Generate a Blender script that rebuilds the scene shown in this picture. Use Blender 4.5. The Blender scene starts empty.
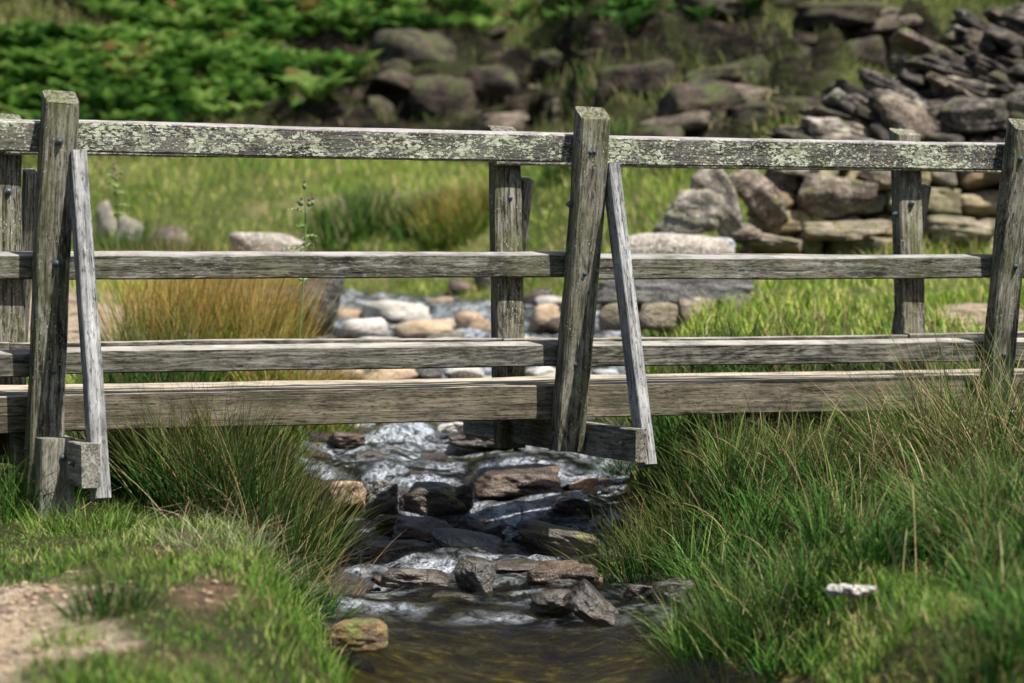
import bpy, math, random
import numpy as np
from mathutils import Vector, Matrix, Euler

random.seed(7)
rng = np.random.default_rng(7)
R = math.radians
C = bpy.context.scene.collection
F = 2480.0          # focal length in pixels of a 1024 wide frame
HOR = 274.0         # image row of the horizon
CZ = 1.25           # eye height above the pool (pool surface is z = 0)

# ------------------------------------------------------------------ noise
def _hash(ix, iy, iz, seed):
    h = (ix.astype(np.int64) * 374761393 + iy.astype(np.int64) * 668265263 + iz.astype(np.int64) * 2147483647 + seed * 1442695041) & 0xFFFFFFFF
    h = ((h ^ (h >> 13)) * 1274126177) & 0xFFFFFFFF
    h = ((h ^ (h >> 16)) * 2246822519) & 0xFFFFFFFF
    return ((h ^ (h >> 15)) & 0xFFFFFF) / float(0xFFFFFF)

def vnoise(p, seed=0):
    p = np.asarray(p, float)
    i = np.floor(p).astype(np.int64); f = p - i
    f = f * f * (3 - 2 * f)
    r = 0
    for dx in (0, 1):
        wx = f[..., 0] if dx else 1 - f[..., 0]
        for dy in (0, 1):
            wy = f[..., 1] if dy else 1 - f[..., 1]
            for dz in (0, 1):
                wz = f[..., 2] if dz else 1 - f[..., 2]
                r = r + wx * wy * wz * _hash(i[..., 0] + dx, i[..., 1] + dy, i[..., 2] + dz, seed)
    return r * 2 - 1

def fbm(p, octv=4, seed=0, gain=.5):
    a, s, r = 1.0, 1.0, 0
    for k in range(octv):
        r = r + a * vnoise(p * s + 17.3 * k, seed + k)
        a *= gain; s *= 2.03
    return r

def n2(x, y, sc, octv=3, seed=0):
    x = np.asarray(x, float); y = np.asarray(y, float)
    return fbm(np.stack([x * sc, y * sc, np.zeros_like(x) + .37], -1), octv, seed)

def sstep(a, b, x):
    t = np.clip((x - a) / (b - a), 0, 1)
    return t * t * (3 - 2 * t)

# ------------------------------------------------------------------ terrain
CH = np.array([  # x, y, half width, water level (relative to the eye)
    (1.6, -16, 1.0, -1.36), (1.1, -6, .9, -1.31), (.6, 0, .8, -1.28), (.46, 4, .80, -1.26), (.18, 7.6, .66, -1.25), (-.04, 9.5, .74, -1.25),
    (-.13, 10.8, .76, -1.235), (-.2, 11.7, .78, -1.13), (-.25, 13.0, .82, -.97), (-.28, 14.2, .80, -.85), (-.3, 16, 1.0, -.66), (-.4, 19, 1.15, -.43),
    (-.9, 21.3, 1.1, -.29), (-2.6, 23.2, 1.05, -.18), (-5, 24.6, 1.05, -.06), (-9, 26, 1.1, .1), (-15, 27.5, 1.1, .35), (-32, 31, 1.2, 1.0)])

def channel(x, y):
    x = np.asarray(x, float); y = np.asarray(y, float)
    bd = np.full(x.shape, 1e9); hw = np.zeros(x.shape); wl = np.zeros(x.shape); sy = np.zeros(x.shape)
    for i in range(len(CH) - 1):
        a, b = CH[i], CH[i + 1]
        vx, vy = b[0] - a[0], b[1] - a[1]
        t = np.clip(((x - a[0]) * vx + (y - a[1]) * vy) / (vx * vx + vy * vy), 0, 1)
        d = np.hypot(x - a[0] - t * vx, y - a[1] - t * vy)
        m = d < bd
        bd = np.where(m, d, bd)
        hw = np.where(m, a[2] + t * (b[2] - a[2]), hw)
        wl = np.where(m, a[3] + t * (b[3] - a[3]), wl)
        sy = np.where(m, i + t, sy)
    return bd, hw, wl, sy

BL = np.array([(-20, -1.2), (3, -1.03), (6, -1.0), (9.5, -.95), (12, -.85), (15, -.58), (18, -.25), (22, .2), (26, .78), (28, 1.12), (29.5, 1.55), (34, 3.6), (44, 8.5), (60, 17), (90, 27), (130, 32)])
BR = np.array([(-20, -1.15), (3, -1.0), (6.5, -.98), (8, -.98), (9.5, -.97), (11, -.92), (12.2, -.72), (13.5, -.46), (15, -.29), (18, -.13), (20, .1), (22.3, .34), (23.4, .75), (24.5, 1.35), (26.5, 1.80), (28, 2.25), (31, 3.4), (34, 4.9), (44, 9.5), (60, 17.5), (90, 27), (130, 32)])

def smooth_interp(y, T):
    o = 0
    for dy, w in ((-.8, .2), (-.4, .2), (0, .2), (.4, .2), (.8, .2)):
        o = o + w * np.interp(y + dy, T[:, 0], T[:, 1])
    return o

def toe(x):
    return 28.0 - 4.6 * sstep(.1, 1.5, x)

def blocks(x, y, sc, seed):
    """fractured rock: flat cells at random heights, tilted a little"""
    x = np.asarray(x, float); y = np.asarray(y, float)
    u = x * sc * .62 + .35 * n2(x, y, sc * .8, 2, seed); v = y * sc * 1.25
    iu, iv = np.floor(u), np.floor(v); best = np.full(u.shape, 9.0); val = np.zeros(u.shape)
    for du in (-1, 0, 1):
        for dv in (-1, 0, 1):
            a, b = iu + du, iv + dv; z = np.zeros_like(a)
            px = a + _hash(a, b, z, seed); py = b + _hash(a, b, z, seed + 1); h = _hash(a, b, z, seed + 2)
            tx = _hash(a, b, z, seed + 3) - .5; ty = _hash(a, b, z, seed + 4) - .5
            d = np.maximum(np.abs(u - px), np.abs(v - py)) + .25 * np.hypot(u - px, v - py)
            m = d < best; best = np.where(m, d, best); val = np.where(m, h + .7 * tx * (u - px) + .7 * ty * (v - py), val)
    return val - .28 * sstep(.45, .8, best)

def bare_mask(x, y):
    zone = sstep(-4.4, -2.4, x + .6 * n2(x, y, .5, 2, 46)) * sstep(-.8, .5, y - toe(x))
    cx = np.exp(-((x + .4) / 2.2) ** 2 - ((y - 31.2) / 2.4) ** 2) + .9 * np.exp(-((x - 3.0) / 2.0) ** 2 - ((y - 27.5) / 2.6) ** 2) + .8 * np.exp(-((x - 1.7) / 1.3) ** 2 - ((y - 25.1) / 1.3) ** 2)
    top = .55 * np.exp(-((y - 35.2) / .9) ** 2) * sstep(1.2, 2.6, x)
    return zone * sstep(-.02, .16, .42 * n2(x, y * 1.5, .50, 4, 41) + .42 * cx + top - .13 - .35 * sstep(33.5, 35, y) * sstep(2.0, .5, x))

def terrace(x, y, b):
    zc = sstep(-4.2, -2.0, x + .5 * n2(x, y, .4, 2, 15)) * sstep(-.6, .6, y - toe(x)) * sstep(60, 44, y)
    q = b / .8 + .9 * n2(x, y, .20, 2, 12) + .22 * n2(x, y, .9, 3, 13)
    return zc, q - np.floor(q), q

def ground_base(x, y):
    x = np.asarray(x, float); y = np.asarray(y, float)
    k = sstep(-.6, .9, x - np.interp(y, [0, 18, 30, 60], [0, 0, .5, 1.5]))
    b = smooth_interp(y, BL) * (1 - k) + smooth_interp(y, BR) * k
    b = b + 1.75 * np.exp(-((x - 5.9) / 2.1) ** 2 - ((y - 23.2) / 2.6) ** 2)
    return b + .25 * sstep(3, 12, np.abs(x)) * sstep(30, 10, y)

def H(x, y):
    """world height of the ground"""
    x = np.asarray(x, float); y = np.asarray(y, float)
    k = sstep(-.6, .9, x - np.interp(y, [0, 18, 30, 60], [0, 0, .5, 1.5]))
    b = smooth_interp(y, BL) * (1 - k) + smooth_interp(y, BR) * k
    # spur behind the dry stone wall on the right
    b = b + 1.75 * np.exp(-((x - 5.9) / 2.1) ** 2 - ((y - 23.2) / 2.6) ** 2)
    b = b + .25 * sstep(3, 12, np.abs(x)) * sstep(30, 10, y)
    # knolls in the near left bank
    b = b + .06 * np.exp(-((x + .95) / .35) ** 2 - ((y - 7.3) / .8) ** 2)
    hill = sstep(-1, 3, y - toe(x))
    bump = .028 * n2(x, y, 1.6, 3, 1) + .012 * n2(x, y, 6, 2, 2)
    rough = .42 * n2(x, y * 1.3, .33, 4, 5) + .34 * np.abs(n2(x, y, .75, 3, 9)) - .1
    zc, fr, q = terrace(x, y, b)
    ter = (np.floor(q) + sstep(.52, .95, fr) - q) * .8
    b = b + bump * (1 - hill) + hill * (rough * (1 - .55 * zc) + ter * zc * .95 + bare_mask(x, y) * (.44 * blocks(x, y, .95, 200) + .26 * blocks(x + 3, y, 2.1, 210) + .07 * n2(x, y, 5, 2, 14) - .2)) + .10 * n2(x, y, .45, 2, 3) * sstep(14, 20, y) * (1 - hill)
    d, hw, wl, s = channel(x, y)
    edge = hw + .09 * n2(x, y, 2.2, 2, 20)
    bw = np.interp(y, [0, 8, 10, 14, 18, 22, 40], [.45, .32, .28, .5, 1.1, 1.6, 5])
    bed = wl - .16 * (1 - np.clip(d / np.maximum(edge, .1), 0, 1) ** 2) + .03 * n2(x, y, 4, 2, 21)
    t = sstep(0, 1, (d - edge) / bw)
    out = np.where(d < edge, np.minimum(bed, wl - .0), wl + (b - wl) * t)
    return out + CZ

def water_z(x, y):
    return channel(x, y)[2] + CZ

def P(px, py, Y):
    return np.array([(px - 512) / F * Y, Y, CZ + (HOR - py) / F * Y])

def hit(px, py, water=True, y0=5.0, y1=60):
    Y = np.linspace(y0, y1, 3000)
    x = (px - 512) / F * Y; z = CZ + (HOR - py) / F * Y
    g = H(x, Y)
    if water:
        d, hw, wl, s = channel(x, Y)
        g = np.where(d < hw + .1, np.maximum(g, wl + CZ), g)
    i = np.argmax(z < g)
    if not (z < g).any(): i = len(Y) - 1
    return np.array([x[i], Y[i], g[i]])

# ------------------------------------------------------------------ mesh helpers
def mesh_np(name, verts, faces, uv=None, smooth=True, mat=None, attr=None):
    """faces: (N,k) array or list of such arrays; uv per vertex"""
    if not isinstance(faces, (list, tuple)): faces = [faces]
    me = bpy.data.meshes.new(name)
    verts = np.asarray(verts, np.float32)
    me.vertices.add(len(verts)); me.vertices.foreach_set('co', verts.ravel())
    loops = np.concatenate([np.asarray(f, np.int32).ravel() for f in faces])
    tot = np.concatenate([np.full(len(f), np.asarray(f).shape[1], np.int32) for f in faces])
    start = np.concatenate([[0], np.cumsum(tot)[:-1]]).astype(np.int32)
    me.loops.add(len(loops)); me.loops.foreach_set('vertex_index', loops)
    me.polygons.add(len(tot)); me.polygons.foreach_set('loop_start', start)
    me.polygons.foreach_set('use_smooth', np.full(len(tot), smooth, bool))
    if uv is not None:
        l = me.uv_layers.new(name='UVMap'); l.data.foreach_set('uv', np.asarray(uv, np.float32)[loops].ravel())
    if attr:
        for k, v in attr.items():
            a = me.attributes.new(k, 'FLOAT', 'POINT'); a.data.foreach_set('value', np.asarray(v, np.float32))
    me.update(calc_edges=True); me.validate()
    if mat: me.materials.append(mat)
    return me

def link(name, me, parent=None, loc=None):
    o = bpy.data.objects.new(name, me); C.objects.link(o)
    if parent: o.parent = parent
    if loc is not None: o.location = loc
    return o

def tag(o, label=None, cat=None, group=None, kind=None):
    if label: o['label'] = label
    if cat: o['category'] = cat
    if group: o['group'] = group
    if kind or cat: o['kind'] = kind or 'thing'
    return o

def empty(name, loc, rz=0):
    o = bpy.data.objects.new(name, None); C.objects.link(o)
    o.location = loc; o.rotation_euler = (0, 0, rz); o.empty_display_size = .2
    return o

# ------------------------------------------------------------------ materials
class NT:
    def __init__(s, name, disp=False):
        s.m = bpy.data.materials.new(name); s.m.use_nodes = True
        s.t = s.m.node_tree; s.t.nodes.clear(); s.out = s.n('ShaderNodeOutputMaterial')
    def n(s, typ, **kw):
        nd = s.t.nodes.new(typ)
        for k, v in kw.items(): setattr(nd, k, v)
        return nd
    def l(s, a, b): s.t.links.new(a, b)
    def val(s, sock, v):
        if hasattr(v, 'is_output') or isinstance(v, bpy.types.NodeSocket): s.l(v, sock)
        else: sock.default_value = v
    def math(s, op, a, b=0.0, c=None, clamp=False):
        nd = s.n('ShaderNodeMath', operation=op, use_clamp=clamp)
        s.val(nd.inputs[0], a); s.val(nd.inputs[1], b)
        if c is not None: s.val(nd.inputs[2], c)
        return nd.outputs[0]
    def mapv(s, v, scale=(1, 1, 1), loc=(0, 0, 0)):
        nd = s.n('ShaderNodeMapping'); s.l(v, nd.inputs[0])
        nd.inputs['Scale'].default_value = scale; nd.inputs['Location'].default_value = loc
        return nd.outputs[0]
    def noise(s, v, scale=5, detail=4, rough=.55, dist=0, out='Fac'):
        nd = s.n('ShaderNodeTexNoise'); s.l(v, nd.inputs['Vector'])
        nd.inputs['Scale'].default_value = scale; nd.inputs['Detail'].default_value = detail
        nd.inputs['Roughness'].default_value = rough; nd.inputs['Distortion'].default_value = dist
        return nd.outputs[out]
    def vor(s, v, scale=5, feature='F1', out='Distance', rnd=1.0):
        nd = s.n('ShaderNodeTexVoronoi', feature=feature); s.l(v, nd.inputs['Vector'])
        nd.inputs['Scale'].default_value = scale; nd.inputs['Randomness'].default_value = rnd
        return nd.outputs[out]
    def ramp(s, f, pts, interp='LINEAR'):
        nd = s.n('ShaderNodeValToRGB'); s.val(nd.inputs[0], f); cr = nd.color_ramp; cr.interpolation = interp
        while len(cr.elements) > 1: cr.elements.remove(cr.elements[-1])
        for i, (p, c) in enumerate(pts):
            e = cr.elements[0] if i == 0 else cr.elements.new(p)
            e.position = p
            if not isinstance(c, (tuple, list)): c = (c, c, c)
            e.color = (*c, 1) if len(c) == 3 else c
        return nd.outputs[0]
    def mr(s, f, a, b, c=0.0, d=1.0):
        nd = s.n('ShaderNodeMapRange'); s.val(nd.inputs[0], f)
        for i, v in enumerate((a, b, c, d)): nd.inputs[i + 1].default_value = v
        return nd.outputs[0]
    def mix(s, f, a, b, typ='MIX'):
        nd = s.n('ShaderNodeMix', data_type='RGBA', blend_type=typ)
        s.val(nd.inputs[0], f)
        for k, v in ((6, a), (7, b)):
            if isinstance(v, (tuple, list)): v = (*v[:3], 1)
            s.val(nd.inputs[k], v)
        return nd.outputs[2]
    def bump(s, h, strength=.5, dist=.01, prev=None):
        nd = s.n('ShaderNodeBump'); s.l(h, nd.inputs['Height'])
        nd.inputs['Strength'].default_value = strength; nd.inputs['Distance'].default_value = dist
        if prev is not None: s.l(prev, nd.inputs['Normal'])
        return nd.outputs[0]
    def principled(s, col, rough=.8, normal=None, spec=.3, **kw):
        nd = s.n('ShaderNodeBsdfPrincipled')
        s.val(nd.inputs['Base Color'], (*col, 1) if isinstance(col, (tuple, list)) else col)
        s.val(nd.inputs['Roughness'], rough); nd.inputs['Specular IOR Level'].default_value = spec
        if normal is not None: s.l(normal, nd.inputs['Normal'])
        for k, v in kw.items(): s.val(nd.inputs[k], v)
        return nd.outputs[0]
    def done(s, sh): s.l(sh, s.out.inputs[0]); return s.m

def wood(name, dark, light, lichen=0.0, algae=.3, pale=.3, knots=.5, figure=.5, worn_lit_top=False):
    """weathered timber; the grain runs along the local x axis"""
    k = NT(name)
    tc = k.n('ShaderNodeTexCoord').outputs['Object']
    oi = k.n('ShaderNodeObjectInfo').outputs['Random']
    off = k.n('ShaderNodeCombineXYZ'); k.l(k.math('MULTIPLY', oi, 31.0), off.inputs[0]); k.l(k.math('MULTIPLY', oi, 7.0), off.inputs[1]); k.l(k.math('MULTIPLY', oi, 13.0), off.inputs[2])
    va = k.n('ShaderNodeVectorMath', operation='ADD'); k.l(tc, va.inputs[0]); k.l(off.outputs[0], va.inputs[1]); v = va.outputs[0]
    fine = k.noise(k.mapv(v, (5, 110, 110)), 1, 5, .65)
    streak = k.noise(k.mapv(v, (1.8, 40, 40)), 1, 5, .6, .3)
    # growth rings: bent bands round knots
    warp = k.noise(k.mapv(v, (1.1, 5, 5)), 1.3, 2, .5, .4)
    sep = k.n('ShaderNodeSeparateXYZ'); k.l(v, sep.inputs[0])
    band = k.math('SINE', k.math('ADD', k.math('MULTIPLY', k.math('ADD', sep.outputs[2], sep.outputs[1]), 150.0), k.math('MULTIPLY', warp, 75.0)))
    band = k.mr(band, -1, 1)
    # long drying cracks
    cr = k.noise(k.mapv(v, (1.1, 42, 42)), 1, 3, .5, .15)
    crack = k.mr(k.math('ABSOLUTE', k.math('SUBTRACT', cr, .5)), 0, .017, 1, 0)
    crack = k.math('MULTIPLY', crack, k.mr(k.noise(k.mapv(v, (1.5, 9, 9)), 1, 2), .45, .58), clamp=True)
    blotch = k.noise(v, 5.5, 5, .62)
    f = k.math('ADD', k.math('MULTIPLY', fine, .50), k.math('MULTIPLY', streak, .50))
    f = k.math('ADD', f, k.math('MULTIPLY', k.math('SUBTRACT', band, .5), .13 * figure))
    f = k.math('ADD', f, k.math('MULTIPLY', k.math('SUBTRACT', blotch, .5), .45))
    mid = tuple((a + b) * .42 for a, b in zip(dark, light))
    col = k.ramp(f, [(.27, tuple(c * .35 for c in dark)), (.38, dark), (.50, mid), (.66, light)])
    # bleached, flaking patches
    pn = k.noise(k.mapv(v, (3.2, 24, 24)), 1, 6, .7, .6)
    pm = k.math('MULTIPLY', k.mr(pn, .56, .66), k.mr(k.noise(v, 2.3, 2), .42, .6), clamp=True)
    col = k.mix(k.math('MULTIPLY', pm, pale), col, (.46, .45, .42))
    fl = k.noise(k.mapv(v, (30, 150, 150)), 1, 4, .7, .4)
    col = k.mix(k.math('MULTIPLY', k.mr(fl, .56, .64), .12 + .40 * pale), col, (.40, .39, .36))
    col = k.mix(k.math('MULTIPLY', k.mr(fl, .45, .39), .75), col, tuple(c * .3 for c in dark))
    # algae
    an = k.mr(k.noise(k.mapv(v, (1.5, 3, 3)), 2.2, 5, .6), .42, .68)
    col = k.mix(k.math('MULTIPLY', an, algae), col, (.105, .115, .038))
    # knots
    kd = k.vor(k.mapv(v, (1.9, 7, 7)), 1, rnd=1)
    km = k.mr(kd, .06, .12, 1, 0)
    col = k.mix(k.math('MULTIPLY', km, knots), col, (.028, .024, .018))
    col = k.mix(crack, col, (.012, .010, .008))
    hgt = k.math('ADD', k.math('MULTIPLY', fine, .7), k.math('MULTIPLY', streak, 1.0))
    hgt = k.math('SUBTRACT', hgt, k.math('MULTIPLY', crack, 1.6))
    if lichen > 0:
        vv = k.n('ShaderNodeVectorMath', operation='ADD'); k.l(k.mapv(v, (.62, 1, 1.35)), vv.inputs[0])
        wn = k.n('ShaderNodeVectorMath', operation='SCALE'); k.l(k.noise(v, 55, 3, .6, out='Color'), wn.inputs[0]); wn.inputs['Scale'].default_value = .022
        k.l(wn.outputs[0], vv.inputs[1])
        l1 = k.vor(vv.outputs[0], 70); l2 = k.vor(vv.outputs[0], 130)
        den = k.noise(k.mapv(v, (1, 1.3, 1.3)), 6.5, 4, .65)
        th = k.math('MULTIPLY', k.mr(den, .28, .56, .12, 1), .56 * lichen)
        a = k.mr(k.math('SUBTRACT', th, l1), 0, .07)
        b = k.mr(k.math('SUBTRACT', k.math('MULTIPLY', th, .8), l2), 0, .08)
        lm = k.math('MAXIMUM', a, b)
        lc = k.ramp(k.noise(v, 26, 3), [(.35, (.24, .27, .17)), (.5, (.40, .43, .31)), (.65, (.56, .58, .46))])
        col = k.mix(k.math('MULTIPLY', lm, .9), col, lc)
        hgt = k.math('ADD', hgt, k.math('MULTIPLY', lm, .5))
    if worn_lit_top:
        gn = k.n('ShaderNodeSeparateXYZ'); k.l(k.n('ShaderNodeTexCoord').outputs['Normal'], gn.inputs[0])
        wm = k.math('MULTIPLY', k.mr(gn.outputs[2], .45, .8), k.mr(k.noise(v, 5, 5, .65), .36, .56, .25, .95))  # paints sky brightness onto upward faces, plus boot wear on the deck
        col = k.mix(wm, col, k.mix(k.mr(fine, .35, .6), tuple(c * .62 for c in worn_lit_top), worn_lit_top))
    nb = k.bump(hgt, .8, .004)
    return k.done(k.principled(col, .88, nb, .12))

def rockmat(name, c1, c2, c3, moss=0.0, mosscol=(.09, .11, .02), rough=.85, spec=.3, sc=1.0, wetline=0.0, speck=.3):
    k = NT(name)
    tc = k.n('ShaderNodeTexCoord').outputs['Object']
    oi = k.n('ShaderNodeObjectInfo').outputs['Random']
    va = k.n('ShaderNodeVectorMath', operation='ADD'); k.l(tc, va.inputs[0])
    cb = k.n('ShaderNodeCombineXYZ'); k.l(k.math('MULTIPLY', oi, 23.0), cb.inputs[0]); k.l(k.math('MULTIPLY', oi, 9.0), cb.inputs[2]); k.l(cb.outputs[0], va.inputs[1])
    v = va.outputs[0]
    a = k.noise(v, 3.5 * sc, 7, .65, .3); b = k.noise(k.mapv(v, (1, 1, 3.2)), 7 * sc, 6, .6, .5)
    f = k.math('ADD', k.math('MULTIPLY', a, .6), k.math('MULTIPLY', b, .4))
    col = k.ramp(f, [(.34, c1), (.5, c2), (.66, c3)])
    sp = k.noise(v, 60 * sc, 2, .5)
    col = k.mix(k.math('MULTIPLY', k.mr(sp, .55, .68), speck), col, tuple(min(1, c * 1.7) for c in c3))
    col = k.mix(k.math('MULTIPLY', k.mr(sp, .46, .36), speck), col, tuple(c * .5 for c in c1))
    cv = k.vor(k.mapv(v, (1, 1, 1.8)), 4 * sc, 'DISTANCE_TO_EDGE')
    crack = k.math('MULTIPLY', k.mr(cv, 0, .022, 1, 0), k.mr(a, .54, .64))
    col = k.mix(k.math('MULTIPLY', crack, .45), col, tuple(c * .3 for c in c1))
    if moss > 0:
        geo = k.n('ShaderNodeNewGeometry'); sz = k.n('ShaderNodeSeparateXYZ'); k.l(geo.outputs['Normal'], sz.inputs[0])
        mn = k.math('MULTIPLY', k.mr(sz.outputs[2], -.1, .5), k.mr(k.noise(v, 6 * sc, 5, .65), .62 - .3 * moss, .70 - .25 * moss), clamp=True)
        col = k.mix(mn, col, k.ramp(k.noise(v, 40 * sc, 3), [(.35, tuple(c * .5 for c in mosscol)), (.65, tuple(min(1, c * 1.7) for c in mosscol))]))
    h = k.math('ADD', k.math('MULTIPLY', f, 1.0), k.math('MULTIPLY', sp, .12))
    h = k.math('SUBTRACT', h, k.math('MULTIPLY', crack, .25))
    nb = k.bump(h, 1.0, .07 / sc)
    rr = k.mr(a, .35, .65, max(.05, rough - .12), min(1, rough + .12))
    return k.done(k.principled(col, rr, nb, spec))

def leafmat(name, ramp, tip=(.3, .28, .12), tipamt=.4, trans=.18, rough=.7, patch=None, spec=.07):
    """ramp over the random u of each blade; v runs root to tip"""
    k = NT(name)
    uv = k.n('ShaderNodeUVMap'); sp = k.n('ShaderNodeSeparateXYZ'); k.l(uv.outputs[0], sp.inputs[0])
    geo = k.n('ShaderNodeNewGeometry')
    f = sp.outputs[0]
    if patch:
        pn = k.noise(geo.outputs['Position'], patch[0], 3, .6)
        f = k.math('ADD', f, k.math('MULTIPLY', k.math('SUBTRACT', pn, .5), patch[1]), clamp=True)
    col = k.ramp(f, ramp)
    col = k.mix(k.math('MULTIPLY', k.mr(sp.outputs[1], .45, 1), tipamt), col, tip)
    d = k.principled(col, rough, None, spec)
    t = k.n('ShaderNodeBsdfTranslucent'); k.l(col, t.inputs[0])
    m = k.n('ShaderNodeMixShader'); m.inputs[0].default_value = trans; k.l(d, m.inputs[1]); k.l(t.outputs[0], m.inputs[2])
    return k.done(m.outputs[0])

# ------------------------------------------------------------------ rocks
_ico = {}
def ico(n):
    if n not in _ico:
        import bmesh
        bm = bmesh.new(); bmesh.ops.create_icosphere(bm, subdivisions=n, radius=1)
        v = np.array([q.co[:] for q in bm.verts]); f = np.array([[q.index for q in p.verts] for p in bm.faces]); bm.free()
        _ico[n] = (v, f)
    return _ico[n]

def rock_geo(seed, dims, sub=4, planes=14, round_=.0, rough=.05, jit=.16):
    """a boulder: a sphere cut by random planes, then roughened. dims = full size"""
    r = np.random.default_rng(seed)
    v, f = ico(sub)
    nrm = r.normal(size=(planes, 3)); nrm /= np.linalg.norm(nrm, axis=1)[:, None]
    dist = r.uniform(.55, .92, planes)
    extra = np.array([(0, 0, 1), (0, 0, -1), (1, .1, 0), (-1, 0, .1), (0, 1, 0), (0, -1, .1)], float)
    ex = extra + r.normal(size=extra.shape) * jit; ex /= np.linalg.norm(ex, axis=1)[:, None]
    nrm = np.vstack([nrm, ex]); dist = np.concatenate([dist, r.uniform(.6, .72, 6)])
    dt = v @ nrm.T
    rad = np.where(dt > .05, dist[None] / np.maximum(dt, .05), 9).clip(max=1.6)
    p = 26 if round_ < .2 else (12 if round_ < .3 else 6)
    rad = (rad ** -p).sum(1) ** (-1 / p)
    rad = rad * (1 - round_) + round_ * .8
    q = v * rad[:, None]
    q = q + v * (rough * fbm(q * 2.2 + seed * 1.37, 4, seed))[:, None]
    # bedding ledges
    q[:, :2] *= (1 + .022 * (1 - round_) * np.sin(q[:, 2:3] * 13 + 5 * vnoise(q * 1.5, seed)[:, None]))
    q = q + v * (.016 * fbm(q * 9 + seed, 3, seed + 5))[:, None]
    lo, hi = q.min(0), q.max(0)
    q = (q - (lo + hi) / 2) / (hi - lo)
    return q * np.asarray(dims), f

def add_rock(name, label, cat, centre, dims, mat, rot=(0, 0, 0), seed=0, group=None, sub=4, **kw):
    v, f = rock_geo(seed, dims, sub, **kw)
    me = mesh_np(name, v, f, mat=mat)
    o = link(name, me, loc=centre); o.rotation_euler = [R(a) for a in rot]
    tag(o, label, cat, group)
    return o

# =================================================================== MATERIALS
M_top = wood('weathered wood lichened', (.035, .031, .029), (.20, .185, .175), lichen=1.0, algae=.25, pale=.25, figure=.35, worn_lit_top=(.40, .36, .37))
M_mid = wood('weathered wood flaked', (.034, .031, .024), (.21, .20, .165), lichen=.25, algae=.35, pale=.8, figure=.5, worn_lit_top=(.38, .36, .35))
M_low = wood('weathered wood figured', (.040, .037, .031), (.215, .20, .17), algae=.12, pale=.3, figure=1.1, worn_lit_top=(.40, .38, .34))
M_beam = wood('brown deck timber', (.064, .054, .040), (.24, .205, .15), algae=.22, pale=.12, figure=.5, worn_lit_top=(.52, .46, .37))
M_post = wood('post timber green grey', (.032, .029, .021), (.31, .29, .235), lichen=.42, algae=.6, pale=.6, knots=.8, figure=.8)
M_brace = wood('bleached brace timber', (.11, .11, .11), (.50, .50, .50), algae=.08, pale=.7, knots=.3, figure=.3)
M_foot = wood('pale foot timber', (.09, .083, .07), (.42, .40, .34), algae=.2, pale=.3, figure=.4)

k = NT('galvanised bolt'); M_bolt = k.done(k.principled((.10, .12, .14), .5, None, .5, Metallic=.6))

rk_dark = rockmat('wet dark rock', (.014, .012, .011), (.045, .037, .031), (.14, .115, .095), rough=.34, spec=.5, sc=2, speck=.25)
rk_brown = rockmat('wet brown rock', (.020, .014, .010), (.062, .044, .031), (.19, .135, .095), rough=.28, spec=.45, sc=2)
rk_grey = rockmat('wet grey rock', (.016, .015, .014), (.050, .047, .043), (.19, .175, .155), rough=.30, spec=.4, sc=2)
rk_moss = rockmat('mossy wet rock', (.022, .02, .017), (.08, .066, .054), (.18, .15, .12), moss=.42, mosscol=(.15, .15, .02), rough=.4, spec=.4, sc=2)
rk_tanwet = rockmat('wet tan brown rock', (.03, .021, .015), (.11, .078, .054), (.28, .205, .145), rough=.32, spec=.5, sc=2)
rk_wetlight = rockmat('wet light grey rock', (.04, .04, .04), (.13, .128, .125), (.32, .31, .29), rough=.3, spec=.5, sc=2)
rk_orange = rockmat('orange lichen rock', (.035, .028, .018), (.10, .072, .04), (.26, .17, .07), moss=.25, mosscol=(.10, .12, .03), rough=.75, sc=2)
rk_tan = rockmat('tan sandstone', (.18, .12, .075), (.36, .26, .17), (.56, .45, .33), rough=.75, sc=1.5)
rk_pale = rockmat('pale dry stone', (.25, .23, .20), (.46, .43, .38), (.66, .63, .57), rough=.85, sc=1.2)
rk_blue = rockmat('bluish grey stone', (.16, .17, .19), (.30, .32, .35), (.48, .50, .53), rough=.7, sc=1.5)
rk_gritpale = rockmat('pale gritstone', (.07, .06, .048), (.21, .185, .15), (.48, .44, .38), moss=.3, rough=.9, sc=.9, speck=.4)
rk_dome = rockmat('pale domed stone', (.12, .11, .09), (.28, .25, .21), (.52, .48, .42), moss=0, rough=.9, sc=.9, speck=.5)
rk_grit = rockmat('brown gritstone', (.022, .017, .013), (.095, .073, .056), (.33, .275, .22), moss=.2, rough=.9, sc=.9, speck=.4)
rk_wall = rockmat('wall stone', (.075, .06, .045), (.20, .165, .12), (.36, .31, .23), moss=.35, mosscol=(.12, .13, .05), rough=.9, sc=1.3, speck=.35)
rk_slab = rockmat('dark slab stone', (.008, .007, .006), (.038, .031, .026), (.30, .265, .23), moss=.12, rough=.8, sc=1.0, speck=.4)
rk_hill = rockmat('hillside rock', (.010, .008, .006), (.036, .027, .020), (.135, .105, .078), moss=.5, mosscol=(.05, .06, .02), rough=.9, sc=.7, speck=.3)

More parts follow.
